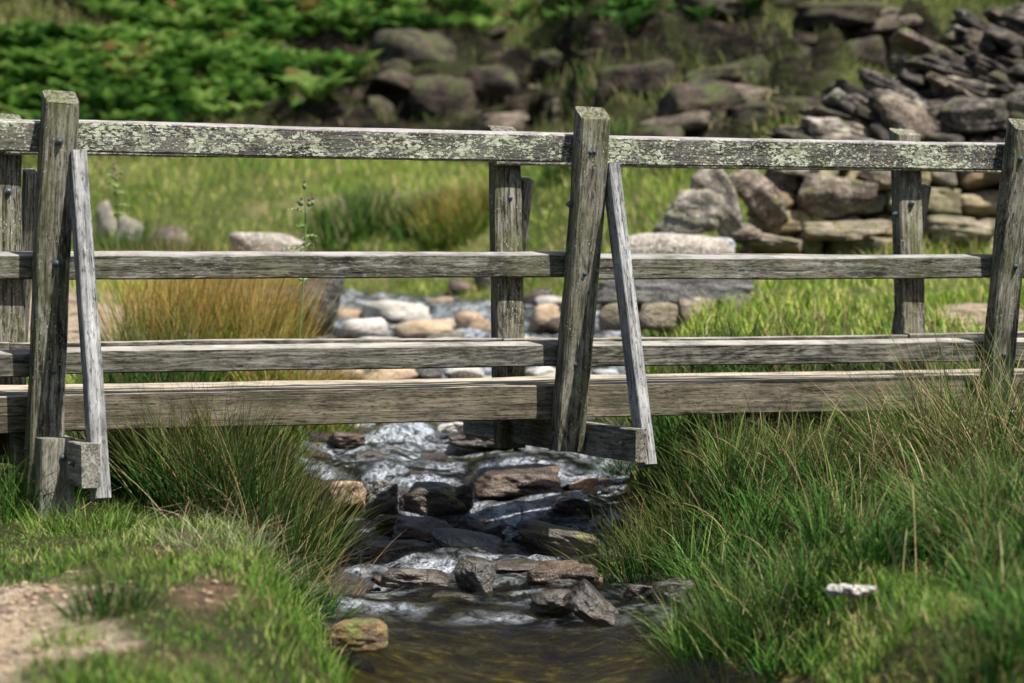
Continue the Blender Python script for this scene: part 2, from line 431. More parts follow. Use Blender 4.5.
# ------------------------------------------------------------------ ground
def ground_masks(x, y):
    d, hw, wl, s = channel(x, y)
    nz = n2(x, y, 2.6, 4, 31)
    def ell(cx, cy, rx, ry, soft=.35, amp=.35):
        q = np.hypot((x - cx) / rx, (y - cy) / ry) + amp * nz
        return sstep(1 + soft, 1 - soft, q)
    sand = ell(-1.40, 6.6, .30, 1.15, amp=.45)
    sand = np.maximum(sand, .7 * ell(-1.62, 7.4, .22, .45, amp=.4))
    sand = np.maximum(sand, ell(-3.4, 17.2, 1.25, 2.0, amp=.2))
    sand = np.maximum(sand, ell(3.05, 15.6, .42, .9, amp=.2))
    sand = np.maximum(sand, .45 * ell(-1.4, 26.4, 1.0, .35, amp=.6))
    soil = ell(-.88, 7.1, .11, .34, amp=.6)
    soil = np.maximum(soil, .6 * ell(-.80, 6.2, .22, .18, amp=.7))
    soil = np.maximum(soil, .6 * ell(-1.05, 8.6, .25, .35, amp=.7))
    gv = sstep(.30, .0, d - hw)                      # gravel and mud in and beside the stream
    gv = np.maximum(gv, sstep(14.5, 17, y) * sstep(24, 20, y) * sstep(.75, .35, d - hw + .2 * nz))
    crag = bare_mask(x, y)
    return sand, soil, gv, crag

def make_ground():
    ys = np.concatenate([np.linspace(-20, 4, 30)[:-1], np.geomspace(4, 23, 400)[:-1], np.linspace(23, 40, 320)[:-1], np.geomspace(40, 50, 30)[:-1], np.linspace(50, 135, 50)])
    s = np.linspace(-1, 1, 461)
    Yg, S = np.meshgrid(ys, s, indexing='ij')
    X = (.24 * np.maximum(Yg, 0) + 2.2) * (S + 5 * S ** 5 * np.abs(S) ** 2)
    Z = H(X, Yg)
    n, m = Yg.shape
    V = np.stack([X, Yg, Z], -1).reshape(-1, 3)
    i = np.arange((n - 1) * m).reshape(n - 1, m)[:, :-1].ravel()
    Fq = np.stack([i, i + 1, i + m + 1, i + m], 1)
    sand, soil, gv, crag = ground_masks(X.ravel(), Yg.ravel())
    k = NT('ground')
    pos = k.n('ShaderNodeNewGeometry').outputs['Position']
    def at(nm): a = k.n('ShaderNodeAttribute'); a.attribute_name = nm; return a.outputs['Fac']
    n1 = k.noise(pos, 1.7, 6, .65); n2_ = k.noise(pos, 22, 5, .7); n3 = k.noise(pos, 90, 3, .6)
    turf = k.ramp(n1, [(.3, (.022, .030, .010)), (.5, (.040, .048, .016)), (.68, (.075, .075, .030))])
    sy = k.n('ShaderNodeSeparateXYZ'); k.l(pos, sy.inputs[0])
    turf = k.mix(k.mr(sy.outputs[1], 14, 18), turf, k.ramp(n1, [(.3, (.06, .09, .018)), (.5, (.12, .15, .035)), (.68, (.22, .20, .08))]))
    turf = k.mix(k.mr(n2_, .3, .7, 0, .6), turf, (.045, .042, .02))
    sandc = k.ramp(n2_, [(.3, (.24, .18, .12)), (.5, (.43, .34, .24)), (.7, (.62, .52, .40))])
    sandc = k.mix(k.mr(k.noise(pos, 5, 6, .7, .4), .50, .42, 0, .8), sandc, (.15, .11, .075))
    soilc = k.ramp(n2_, [(.3, (.05, .032, .02)), (.55, (.14, .09, .055)), (.72, (.26, .18, .12))])
    gn_ = k.noise(pos, 11, 5, .6, .5); pd = k.vor(pos, 17)
    grav = k.ramp(gn_, [(.36, (.012, .014, .005)), (.47, (.055, .055, .014)), (.58, (.17, .16, .04)), (.70, (.40, .35, .14))])
    grav = k.mix(k.mr(pd, .3, .6, 0, .7), grav, (.03, .028, .012))
    cragc = k.ramp(k.noise(k.mapv(pos, (1, 1, 2.6)), 3.2, 7, .7, .5), [(.38, (.008, .006, .005)), (.5, (.032, .024, .018)), (.60, (.085, .065, .048)), (.70, (.22, .18, .14))])
    cragc = k.mix(k.math('MULTIPLY', k.mr(k.noise(pos, 1.9, 6, .7), .47, .60), .85), cragc, k.ramp(n2_, [(.3, (.025, .034, .010)), (.55, (.06, .075, .02)), (.72, (.13, .13, .05))]))
    col = k.mix(at('soil'), turf, soilc); col = k.mix(at('sand'), col, sandc)
    col = k.mix(at('gravel'), col, grav); col = k.mix(at('crag'), col, cragc)
    h = k.math('ADD', k.math('MULTIPLY', n2_, 1.0), k.math('MULTIPLY', n3, .35)); h = k.math('ADD', h, k.math('MULTIPLY', k.noise(pos, 6, 5, .65), 2.0))
    nb = k.bump(h, 1.0, .05)
    h2 = k.math('MULTIPLY', k.noise(k.mapv(pos, (1, 1, 2)), 2.4, 8, .7, .3), at('crag'))
    nb = k.bump(h2, 1.0, .5, nb)
    mat = k.done(k.principled(col, .92, nb, .15))
    me = mesh_np('ground', V, Fq, mat=mat, attr=dict(sand=sand, soil=soil, gravel=gv, crag=crag))
    return tag(link('ground', me), kind='structure')
make_ground()

# ------------------------------------------------------------------ water
def make_water():
    # centre line sampled finely
    pts = []
    for i in range(len(CH) - 1):
        a, b = CH[i], CH[i + 1]
        L = math.hypot(b[0] - a[0], b[1] - a[1]); mid = (a[1] + b[1]) / 2
        st = .014 if 5 < mid < 15 else (.03 if 15 <= mid < 24 else .12)
        n = max(2, int(L / st))
        for j in range(n): pts.append(a + (b - a) * j / n)
    pts.append(CH[-1]); c = np.array(pts)
    # smooth the line so that the ribbon does not fold
    for _ in range(200):
        c[1:-1] = (c[:-2] + c[2:] + 2 * c[1:-1]) / 4
    t = np.gradient(c[:, :2], axis=0); t /= np.linalg.norm(t, axis=1)[:, None]
    nr = np.stack([-t[:, 1], t[:, 0]], 1)
    s = np.linspace(-1, 1, 121)
    W = (c[:, 2] + .30)[:, None] * s[None]
    X = c[:, 0:1] + nr[:, 0:1] * W; Y = c[:, 1:2] + nr[:, 1:2] * W
    base = c[:, 3:4] + CZ + 0 * X
    riff = sstep(7.6, 11.0, Y)                        # riffles above the pool
    amp = .0045 + .036 * riff * sstep(40, 20, Y)
    wv = amp * fbm(np.stack([X * 3.2, Y * 2.6, 0 * X], -1), 3, 50) + (.0022 + .006 * riff) * fbm(np.stack([X * 13, Y * 8, 0 * X], -1), 3, 55)
    drop = riff * .035 * np.sin(Y * 5.5 + 2.2 * n2(X, Y, 1.5, 2, 61))
    Z = base + wv + drop
    n, m = X.shape
    V = np.stack([X, Y, Z], -1).reshape(-1, 3)
    i = np.arange((n - 1) * m).reshape(n - 1, m)[:, :-1].ravel()
    Fq = np.stack([i, i + m, i + m + 1, i + 1], 1)
    slope = np.abs(np.gradient(Z, axis=0) / np.maximum(np.hypot(np.gradient(X, axis=0), np.gradient(Y, axis=0)), 1e-4))
    foam_glint = np.clip(riff * (sstep(.08, .30, slope) * sstep(-.6, .5, n2(X, Y, 5, 3, 77)) + .55 * sstep(-.2, .6, n2(X, Y, 6, 3, 70)) * sstep(.05, .6, riff)), 0, 1)
    k = NT('stream water')
    pos = k.n('ShaderNodeNewGeometry').outputs['Position']
    at = k.n('ShaderNodeAttribute'); at.attribute_name = 'foam_glint'
    ri = k.n('ShaderNodeAttribute'); ri.attribute_name = 'riffle'
    w1 = k.noise(k.mapv(pos, (1, 1.9, 1)), 9, 4, .6, .3); w2 = k.noise(k.mapv(pos, (1, 1.6, 1)), 42, 3, .6, .4)
    h = k.math('ADD', w1, k.math('MULTIPLY', w2, .6))
    hs = k.math('MULTIPLY', h, k.mr(ri.outputs['Fac'], 0, 1, .9, 2.4))
    nb = k.bump(hs, 1.0, .045)
    gl = k.n('ShaderNodeBsdfGlossy'); gl.inputs['Roughness'].default_value = .06; k.l(nb, gl.inputs['Normal'])
    tr = k.n('ShaderNodeBsdfTransparent'); tr.inputs[0].default_value = (.78, .74, .36, 1)
    fr = k.n('ShaderNodeFresnel'); k.l(k.mr(ri.outputs['Fac'], .2, 1, 1.33, 1.62), fr.inputs['IOR']); k.l(nb, fr.inputs['Normal'])
    m1 = k.n('ShaderNodeMixShader'); k.l(fr.outputs[0], m1.inputs[0]); k.l(tr.outputs[0], m1.inputs[1]); k.l(gl.outputs[0], m1.inputs[2])
    fo = k.principled((.72, .79, .87), .25, nb, .6)  # bluish white colour for foam and for painted sky glints on the riffle
    fb = k.math('MULTIPLY', at.outputs['Fac'], k.mr(k.noise(k.mapv(pos, (1, .7, 1)), 19, 6, .74, .8), .40, .58), clamp=True)
    m2 = k.n('ShaderNodeMixShader'); k.l(k.math('MULTIPLY', fb, .9), m2.inputs[0]); k.l(m1.outputs[0], m2.inputs[1]); k.l(fo, m2.inputs[2])
    mat = k.done(m2.outputs[0])
    me = mesh_np('stream_water', V, Fq, mat=mat, attr=dict(foam_glint=foam_glint.ravel(), riffle=riff.ravel()))
    return tag(link('stream_water', me), kind='structure')
make_water()

# =================================================================== BRIDGE
TH = R(23.1)
BZ = -.77
bridge = empty('footbridge', (.292, 10.5, CZ + BZ), TH)
tag(bridge, 'weathered grey timber footbridge with three-bar rails and braced posts over the stream', 'footbridge')

def beam_mesh(name, L, w, h, mat, seed=0, ch=.006, slope=0.0, x0=None, wob=.0025, capcut=0.0, nseg=None):
    """timber along local x, width w on y, depth h on z; slope lowers the -y top edge; capcut bevels the +x end"""
    n = nseg or max(6, int(L / .05))
    xs = np.linspace(0 if x0 is None else x0, L if x0 is None else x0 + L, n + 1)
    a, b = w / 2, h / 2
    sec = np.array([(-a + ch, -b), (a - ch, -b), (a, -b + ch), (a, b - ch), (a - ch, b), (-a + ch, b - slope), (-a, b - ch - slope), (-a, -b + ch)])
    # midpoints so that faces can undulate
    ns = len(sec); secs = np.array([sec[i] if j == 0 else (sec[i] + sec[(i + 1) % ns]) / 2 for i in range(ns) for j in (0, 1)])
    m = len(secs)
    V = np.zeros((n + 1, m, 3)); V[..., 0] = xs[:, None]; V[..., 1] = secs[None, :, 0]; V[..., 2] = secs[None, :, 1]
    q = V.copy(); q[..., 0] *= 4; q[..., 1:] *= 14
    V[..., 1] += wob * fbm(q + seed, 3, seed); V[..., 2] += wob * fbm(q + seed + 50, 3, seed + 3)
    # slow warp of the whole timber
    V[..., 1] += wob * 2.6 * vnoise(np.stack([xs * .9, xs * 0 + seed, xs * 0], -1), seed + 8)[:, None]
    V[..., 2] += wob * 2.6 * vnoise(np.stack([xs * .9, xs * 0 + seed + 9, xs * 0], -1), seed + 9)[:, None]
    if capcut:
        V[-1, :, 0] -= capcut * (1 - secs[:, 0] / a) * .5
    ends = [V[0].mean(0), V[-1].mean(0) + np.array([0.002 if capcut else 0, 0, 0])]
    V = V.reshape(-1, 3)
    i = (np.arange(n) * m)[:, None] + np.arange(m)[None]; j = (np.arange(n) * m)[:, None] + (np.arange(m)[None] + 1) % m
    Fq = np.stack([i, j, j + m, i + m], -1).reshape(-1, 4)[:, ::-1]
    V = np.vstack([V, ends]); c0, c1 = len(V) - 2, len(V) - 1
    e0 = np.array([(c0, (q_ + 1) % m, q_) for q_ in range(m)]); e1 = np.array([(c1, n * m + q_, n * m + (q_ + 1) % m) for q_ in range(m)])
    return mesh_np(name, V, [Fq, np.vstack([e0, e1])[:, ::-1]], smooth=False, mat=mat)

def frame(p0, p1, ydir):
    """matrix whose x axis runs p0 -> p1 and whose y axis is close to ydir"""
    p0 = Vector(p0); x = (Vector(p1) - p0).normalized(); y = Vector(ydir); z = x.cross(y).normalized(); y = z.cross(x).normalized()
    m = Matrix((x, y, z)).transposed().to_4x4(); m.translation = p0
    return m

def timber(name, p0, p1, w, h, mat, ydir=(0, 1, 0), seed=0, parent=bridge, **kw):
    p0 = Vector(p0) - Vector((0, 0, BZ)); p1 = Vector(p1) - Vector((0, 0, BZ))
    o = link(name, beam_mesh(name, (p1 - p0).length, w, h, mat, seed, **kw), parent)
    o.matrix_local = frame(p0, p1, ydir)
    return o

def bolt_mesh():
    V = []; Fc = []
    # round washer, hexagon nut and a domed end
    def ring(r, x, n, ph=0): 
        b = len(V)
        for i in range(n): V.append((x, r * math.cos(2 * PI_ * i / n + ph), r * math.sin(2 * PI_ * i / n + ph)))
        return b
    PI_ = math.pi; n = 12
    prof = [(.0165, -.004), (.0165, .002), (.0115, .0025), (.0120, .009), (.0100, .0125), (.0055, .014), (.0045, .019), (.001, .020)]
    bs = [ring(r, x, n) for r, x in prof]
    for a, b in zip(bs[:-1], bs[1:]):
        for i in range(n): Fc.append((a + i, a + (i + 1) % n, b + (i + 1) % n, b + i))
    return mesh_np('bolt', np.array(V), np.array(Fc), smooth=False, mat=M_bolt)
BOLT = bolt_mesh()
def bolt(parent, loc, d):
    """bolt in the parent's local space, pointing along d"""
    o = link('bolt', BOLT, parent); o.location = loc
    o.rotation_mode = 'QUATERNION'; o.rotation_quaternion = Vector(d).to_track_quat('X', 'Z')
    return o

PH = .043; PW = .066      # half depth and half width of a post
def post(x, y, lv, lu, zb, zt, seed, bolts=(), sidebolts=(), width=PW, cap=.045, label=None):
    """lv: metres the top moves toward the viewer over 1.44 m, lu: along the bridge"""
    zm = .1
    f = lambda z: (x + lu * (z - zm) / 1.44, y - lv * (z - zm) / 1.44, z)
    o = timber('post', f(zb), f(zt), PH * 2, width * 2, M_post, (0, 1, 0), seed, ch=.008, wob=.004, capcut=cap)
    if label: o['label'] = label
    # local frame: x up, y away, z = x cross y
    for z, off in bolts: bolt(o, (z - zb, -PH + .001, off), (0, -1, 0))
    for z, off in sidebolts: bolt(o, (z - zb, off, -SZ * (width - .001)), (0, 0, -SZ))
    return o
# with x up and y away, x cross y = -u ... work out the sign once
SZ = -1.0

XL, XC, XR = -2.245, 0.0, 2.155
XO_L, XO_R = -4.45, 4.38
near = [(XO_L, .14, .01, -.78, .70), (XL, .13, .050, -.93, .705), (XC, .176, .025, -.75, .70), (XR, .20, .054, -.80, .70), (XO_R, .15, .02, -.78, .7)]
for i, (x, lv, lu, zb, zt) in enumerate(near):
    bl = [(.52, .012), (-.0 + .05, .0), (-.37, -.01)]
    if i == 2: bl = [(.525, .012), (.527, -.006), (.012, .0), (-.375, .012)]
    if i == 3: bl = [(.54, .03), (.05, -.01), (-.36, -.005)]
    post(x, 0, lv, lu, zb, zt, 11 + i, bl, [(.30, 0), (-.68, -.01)])
WB = 1.0
for i, (x, dx) in enumerate([(XO_L, .0), (XL, .02), (XC, .085), (XR, .09), (XO_R, .05)]):
    post(x + dx, WB, -.12, .022, -.80, .69 if i != 3 else .73, 31 + i, [(.35, .0)], [(.30, 0)])

# rails: inner side of the posts; each span its own timber
def rails(y_of, seed, far=False):
    spans = [(XO_L - .5, XL - .002), (XL + .002, XC - .002), (XC + .002, XR - .002), (XR + .002, XO_R + .5)]
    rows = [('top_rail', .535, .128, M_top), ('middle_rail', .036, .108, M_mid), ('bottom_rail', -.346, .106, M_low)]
    for r, (nm, zc, hh, mat) in enumerate(rows):
        for s, (a, b) in enumerate(spans):
            dz = [0, .002, -.003, 0][s] + (.004 if far else 0)
            sag = 0
            if far and nm == 'top_rail': hh = .10; dz += .02
            w = .07
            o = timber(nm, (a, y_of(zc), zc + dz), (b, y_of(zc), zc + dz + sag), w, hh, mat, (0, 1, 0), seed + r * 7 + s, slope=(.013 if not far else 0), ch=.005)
            if not far and nm == 'top_rail': o['label'] = 'top bar speckled with pale green lichen'
rails(lambda z: -.115 * (z - .1) + PH + .037, 60)
rails(lambda z: WB + .083 * (z - .1) - PH - .037, 90, True)

# deck: squared timbers laid lengthwise
dy0, dy1, nb = .135, WB - .135, 5
wb = (dy1 - dy0) / nb
for i in range(nb):
    yc = dy0 + wb * (i + .5)
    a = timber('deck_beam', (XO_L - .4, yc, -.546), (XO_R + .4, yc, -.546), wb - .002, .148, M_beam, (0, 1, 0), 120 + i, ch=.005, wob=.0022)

# cross timbers under the deck, their ends carrying the braces
def outrigger(x, y0, y1, seed, zt=-.632, th=.05, hh=.136):
    o = timber('cross_timber', (x, y0, zt - hh / 2), (x, y1, zt - hh / 2), th, hh, M_foot, (1, 0, 0), seed, ch=.005, wob=.002)
    # local: x along +y, y along the bridge; the visible side is local -y
    bolt(o, (.12, -th / 2 + .001, 0), (0, -1, 0))
    return o
outrigger(XL + .035, -.415, 1.45, 141, zt=-.632, th=.070, hh=.165)
outrigger(XC + .080, -.42, 1.47, 142)
outrigger(XR + .095, -.45, 1.47, 143)
outrigger(XO_L + .095, -.45, 1.47, 144); outrigger(XO_R + .095, -.45, 1.47, 145)
# braces
def brace(p0, p1, seed, mat=M_brace, w=.085, h=.052):
    o = timber('brace', p0, p1, w, h, mat, (0, 1, 0), seed, ch=.004, wob=.002)
    return o
brace((XL + .092, -.345, -.85), (XL + .078, -.045, .47), 151, h=.062)
brace((XC + .125, -.385, -.79), (XC + .110, -.055, .46), 152)
brace((XR + .155, -.42, -.78), (XR + .15, -.07, .46), 153)
brace((XO_L + .155, -.42, -.78), (XO_L + .1, -.05, .46), 154); brace((XO_R + .155, -.42, -.78), (XO_R + .12, -.05, .46), 155)
for i, (x, dx) in enumerate([(XO_L, .0), (XL, .02), (XC, .085), (XR, .09), (XO_R, .05)]):
    brace((x + dx + .115, WB + .42, -.78), (x + dx + .105, WB + .03, .44), 161 + i, M_foot, .08, .05)
# the stake driven into the left bank beside the cross timber
st = timber('ground_stake', (XL - .035, -.115, -1.25), (XL - .030, -.115, -.628), .10, .135, M_foot, (0, 1, 0), 171, ch=.005)
bolt(st, (.55, -.049, -.02), (0, -1, 0))
timber('ground_stake', (XO_L + .02, -.12, -1.3), (XO_L + .02, -.12, -.64), .10, .13, M_foot, (0, 1, 0), 172, ch=.005)
timber('ground_stake', (XO_R + .02, -.12, -1.1), (XO_R + .02, -.12, -.64), .10, .13, M_foot, (0, 1, 0), 173, ch=.005)

# =================================================================== ROCKS
def prock(label, cx, base, w, h, mat, seed, name='rock', cat='rock', rot=(0, 0, 0), depth=.75, Z=None, sub=4, group=None, sink=.12, **kw):
    """a rock whose outline in the photograph is w by h pixels and whose foot is at (cx, base)"""
    p = hit(cx, base) if Z is None else P(cx, base, Z)
    Y = p[1]
    W = w / F * Y; Hh = h / F * Y * (1 + sink)
    D = W * depth
    c = (p[0] , Y + D * .35, p[2] + Hh * (.5 - sink / (1 + sink)))
    return add_rock(name, label, cat, c, (W, D, Hh), mat, rot, seed, group, sub, **kw)

G1 = 'rocks breaking the cascade below the bridge'
S = [
 ('long flat brown rock, highest and widest in the cascade under the bridge', 512, 500, 102, 34, rk_brown, (10, 2, 6), dict(planes=7)),
 ('dark angular rock with a mossy flank left of the long flat rock', 436, 516, 66, 34, rk_moss, (0, 6, -8), dict(planes=8)),
 ('small dark upright rock wedged between the mossy rock and long flat rock', 463, 515, 24, 32, rk_dark, (10, 0, 20), {}),
 ('pale grey wet slab tilted down the left side of the cascade', 382, 522, 32, 46, rk_wetlight, (48, 8, -6), dict(planes=3)),
 ('tan orange rock at the left water edge beside the tilted slab', 345, 512, 42, 34, rk_tan, (0, -14, 0), dict(planes=10)),
 ('brown flat-topped rock in the middle of the cascade', 424, 543, 66, 22, rk_tanwet, (14, 6, 5), dict(planes=8)),
 ('grey pointed rock lying against the brown flat-topped rock', 468, 559, 78, 24, rk_wetlight, (14, 16, -14), dict(planes=8)),
 ('low black wet ledge left of the middle rocks', 394, 556, 80, 14, rk_tanwet, (0, 2, 5), dict(planes=8)),
 ('dark sloping rock with bright yellow moss on its left tip', 560, 556, 84, 30, rk_moss, (0, 14, -10), dict(planes=8)),
 ('pale grey pyramid-shaped rock standing alone above the pool', 480, 594, 46, 40, rk_grey, (0, 42, 25), dict(planes=5)),
 ('low dark brown rock left of the pyramid-shaped rock', 414, 588, 70, 20, rk_dark, (0, 3, 0), dict(planes=9)),
 ('brown lumpy rock at right edge of the pool', 566, 592, 80, 30, rk_brown, (0, 0, 0), dict(planes=11)),
 ('dark rounded rock half sunk in front of the brown lumpy rock', 557, 616, 56, 26, rk_dark, (0, 0, 0), dict(planes=12, round_=.3)),
 ('dark grey triangular rock nearest the pool on the right', 594, 622, 54, 32, rk_dark, (6, 33, 10), dict(planes=6)),
 ('orange and green lichen-covered rock at the foot of left bank', 357, 652, 62, 32, rk_orange, (0, 0, 0), dict(planes=11, round_=.2)),
 ('dark broad ledge against the right bank level with the yellow moss rock', 606, 572, 78, 18, rk_tanwet, (0, -3, 0), dict(planes=9)),
 ('dark wet rock stepping down at the right end of the cascade', 578, 518, 60, 20, rk_brown, (0, 8, 0), dict(planes=9)),
 ('small tan rock at right of the cascade above the dark steps', 584, 497, 30, 20, rk_tan, (0, 0, 0), {}),
 ('flat dark slab across the water directly behind the cross timber', 484, 450, 78, 20, rk_dark, (0, 6, 0), dict(planes=7)),
 ('pale flat stone resting above the dark slab under the deck', 452, 436, 34, 14, rk_pale, (0, 0, 0), {}),
 ('small dark stone left of the water under the deck', 372, 466, 36, 16, rk_dark, (0, 0, 0), {}),
 ('small brown stone at the left bank under the deck', 345, 446, 40, 16, rk_brown, (0, 0, 0), {}),
 ('black stone under the overhanging grass of the right bank', 676, 612, 44, 34, rk_dark, (0, -12, 0), {}),
 ('grey black stone beside the right bank near the triangular rock', 640, 604, 32, 20, rk_dark, (0, 0, 0), {}),
 ('thin dark stone lying flat behind the pyramid-shaped rock', 530, 572, 76, 9, rk_dark, (0, 2, 0), {}),
 ('brown stone beneath the tilted slab at the left edge', 392, 532, 40, 16, rk_brown, (0, 0, 0), {}),
 ('flat dark stone awash in front of the pyramid-shaped rock', 452, 602, 46, 8, rk_dark, (0, 0, 0), {}),
 ('brown stone tucked into the left bank beside the black ledge', 338, 552, 30, 24, rk_brown, (0, 0, 0), {}),
]
for i, (lb, cx, bs, w, h, mt, rot, kw) in enumerate(S):
    kw = dict(kw); kw['planes'] = kw.get('planes', 12) + 5
    prock(lb, cx, bs, w, h * .92, mt, 200 + i, rot=rot, group=G1, sink=.16, sub=5, rough=.085, **kw)

# small stones of the riffle that nothing tells apart
G1b = 'small wet stones scattered in the riffle'
small = [rock_geo(900 + i, (1, .8, .34), 3, planes=6) for i in range(5)]
small_me = [mesh_np('stone', v, f, mat=m) for (v, f), m in zip(small, (rk_dark, rk_tanwet, rk_wetlight, rk_dark, rk_brown))]
r2 = np.random.default_rng(12)
cnt = 0
for q in range(400):
    Y = r2.uniform(9.6, 14.9); xx = np.interp(Y, CH[:, 1], CH[:, 0]) + r2.uniform(-.85, .85)
    if cnt >= 240: break
    s_ = r2.uniform(.05, .17) * (1 if q % 5 else 1.7)
    o = link('stone', small_me[q % 5], loc=(xx, Y, float(max(H(xx, Y), water_z(xx, Y) - .03)) + s_ * .05))
    o.scale = (s_, s_, s_ * r2.uniform(.6, 1.2)); o.rotation_euler = (r2.uniform(-.3, .3), r2.uniform(-.3, .3), r2.uniform(0, 6))
    tag(o, 'small wet stone among many alike in the broken water', 'stone', G1b); cnt += 1

# stones of the bed seen above the deck, behind the bridge
G2 = 'dry stones in the stream bed behind the bridge'
S2 = [
 ('pale flat stone in the bed, at the left edge of the water', 397, 322, 66, 22, rk_pale),
 ('tan stone left of the orange one, low in the bed', 424, 338, 62, 18, rk_tan),
 ('warm orange rounded stone standing out behind the bottom rail', 470, 335, 30, 24, rk_tan),
 ('cream stone beside the far bank block', 362, 338, 50, 20, rk_pale),
 ('tan boulder directly right of the middle far post', 546, 333, 36, 30, rk_tan),
 ('rust brown low stone behind the middle near post', 565, 336, 50, 20, rk_brown),
 ('bluish white stone between the middle post and its brace', 601, 335, 26, 24, rk_blue),
 ('brown stone at the far end of the pool behind', 462, 295, 30, 16, rk_brown),
 ('grey brown pointed stone right of the far pool end', 486, 291, 26, 20, rk_grey),
 ('brown squarish stone at the right edge of the far water', 538, 306, 34, 18, rk_brown),
 ('white flat stone seen in the gap between bottom rail and deck', 466, 378, 42, 12, rk_pale),
 ('tan stone in the gap between bottom rail and deck', 392, 380, 50, 14, rk_tan),
 ('grey stone in the gap, left of the white flat stone', 428, 379, 30, 12, rk_grey),
 ('cream stone in the gap beside the far post foot', 545, 380, 34, 14, rk_pale),
 ('round tan stone in the gap under the rush clump', 350, 381, 30, 14, rk_tan),
 ('bluish stone in the gap right of the middle post', 606, 381, 30, 12, rk_blue),
 ('pale stone showing under the left bed stones', 380, 352, 44, 16, rk_pale),
 ('pale stone beneath the orange rounded one', 450, 354, 50, 16, rk_pale),
 ('tan flat stone beneath the tan boulder', 520, 352, 52, 16, rk_tan),
]
for i, (lb, cx, bs, w, h, mt) in enumerate(S2):
    prock(lb, cx, bs, w, h, mt, 300 + i, name='bed_stone', cat='stone', group=G2, sub=3, planes=9, round_=.16, sink=.2, rot=(0, r2.uniform(-8, 8), r2.uniform(-40, 40)))
bedm = []
for i, mt in enumerate((rk_pale, rk_tan, rk_grey, rk_brown, rk_blue, rk_gritpale)):
    v, f = rock_geo(950 + i, (1, .8, .5), 3, planes=8, round_=.12); bedm.append(mesh_np('bed_stone', v, f, mat=mt))
cnt = 0
for q in range(600):
    if cnt >= 150: break
    Y = r2.uniform(14.3, 23); cx = np.interp(Y, CH[:, 1], CH[:, 0]); xx = cx + r2.normal() * .9
    dd, hw_, wl_, _ = channel(xx, Y)
    if dd > hw_ + .5 or (dd < hw_ * .55 and Y > 19.2): continue
    s_ = r2.uniform(.10, .30) * (1 if Y < 19 else 1.2)
    o = link('bed_stone', bedm[int(r2.integers(6))], loc=(xx, Y, float(max(H(xx, Y), wl_ + CZ - .03)) + s_ * .1))
    o.scale = (s_, s_, s_ * r2.uniform(.6, 1.1)); o.rotation_euler = (r2.uniform(-.2, .2), r2.uniform(-.2, .2), r2.uniform(0, 6))
    tag(o, 'loose rounded stone among many alike on the stream bed beyond the bridge', 'stone', 'loose bed stones beyond the bridge'); cnt += 1

# boulders on the far left grass
prock('tall narrow pale boulder, leftmost of the three behind the left brace', 104, 240, 24, 38, rk_dome, 401, name='boulder', cat='boulder', rot=(0, -12, 0), sub=3)
prock('grey boulder between the narrow pale one and the dark rounded one', 131, 250, 38, 34, rk_dome, 402, name='boulder', cat='boulder', rot=(0, 6, 0), sub=3)
prock('darker rounded boulder, rightmost of the three behind the left brace', 168, 255, 44, 30, rk_grit, 403, name='boulder', cat='boulder', sub=3, round_=.3)
prock('wide pale domed boulder showing above the middle rail behind the thistle', 266, 262, 78, 30, rk_dome, 404, name='boulder', cat='boulder', Z=18.6, round_=.25)
prock('squared dark grey block at the left side of the far water', 316, 332, 60, 62, rk_grey, 405, name='boulder', cat='boulder', Z=17.6, planes=5, depth=.9)
prock('small grey stone in the far meadow left of the middle post', 520, 246, 36, 12, rk_grey, 406, name='boulder', cat='boulder', sub=3)
# right: pale domed boulder, slab lintel and the stones under it
prock('broad pale domed boulder behind the middle brace, below the wall', 672, 276, 130, 44, rk_dome, 411, name='boulder', cat='boulder', Z=16.9, round_=.3, depth=.5)
def slab(name, label, cx, cy, w, h, Z, mat, seed, depth=.6, rot=(0, 0, 0), cat='slab', group=None, planes=5, sub=4, **kw):
    c = P(cx, cy, Z)
    return add_rock(name, label, cat, (c[0], c[1] + .1, c[2]), (w / F * Z, max(.12, depth * w / F * Z), h / F * Z), mat, rot, seed, group, sub, planes=planes, **kw)
rk_block = rockmat('grey block stone', (.05, .048, .046), (.13, .125, .12), (.27, .26, .24), rough=.85, sc=1.2)
slab('stone_slab', 'long squared grey stone block laid level just below the middle rail', 672, 289, 166, 32, 16.2, rk_block, 421, .28, planes=0, jit=.02, rough=.03)
GS = 'stones propping the level slab'
for i, (cx, cy, w, h) in enumerate([(622, 315, 44, 30), (662, 316, 46, 30), (703, 315, 44, 32), (738, 314, 34, 32)]):
    slab('rock', ['brown prop stone at the left end under the level slab', 'brown prop stone second from left under the level slab', 'brown prop stone third from left under the level slab', 'brown prop stone at the right end under the level slab'][i], cx, cy, w * 1.1, h * 1.15, 16.12, rk_wall, 425 + i, .7, cat='rock', group=GS, planes=8, sub=3)

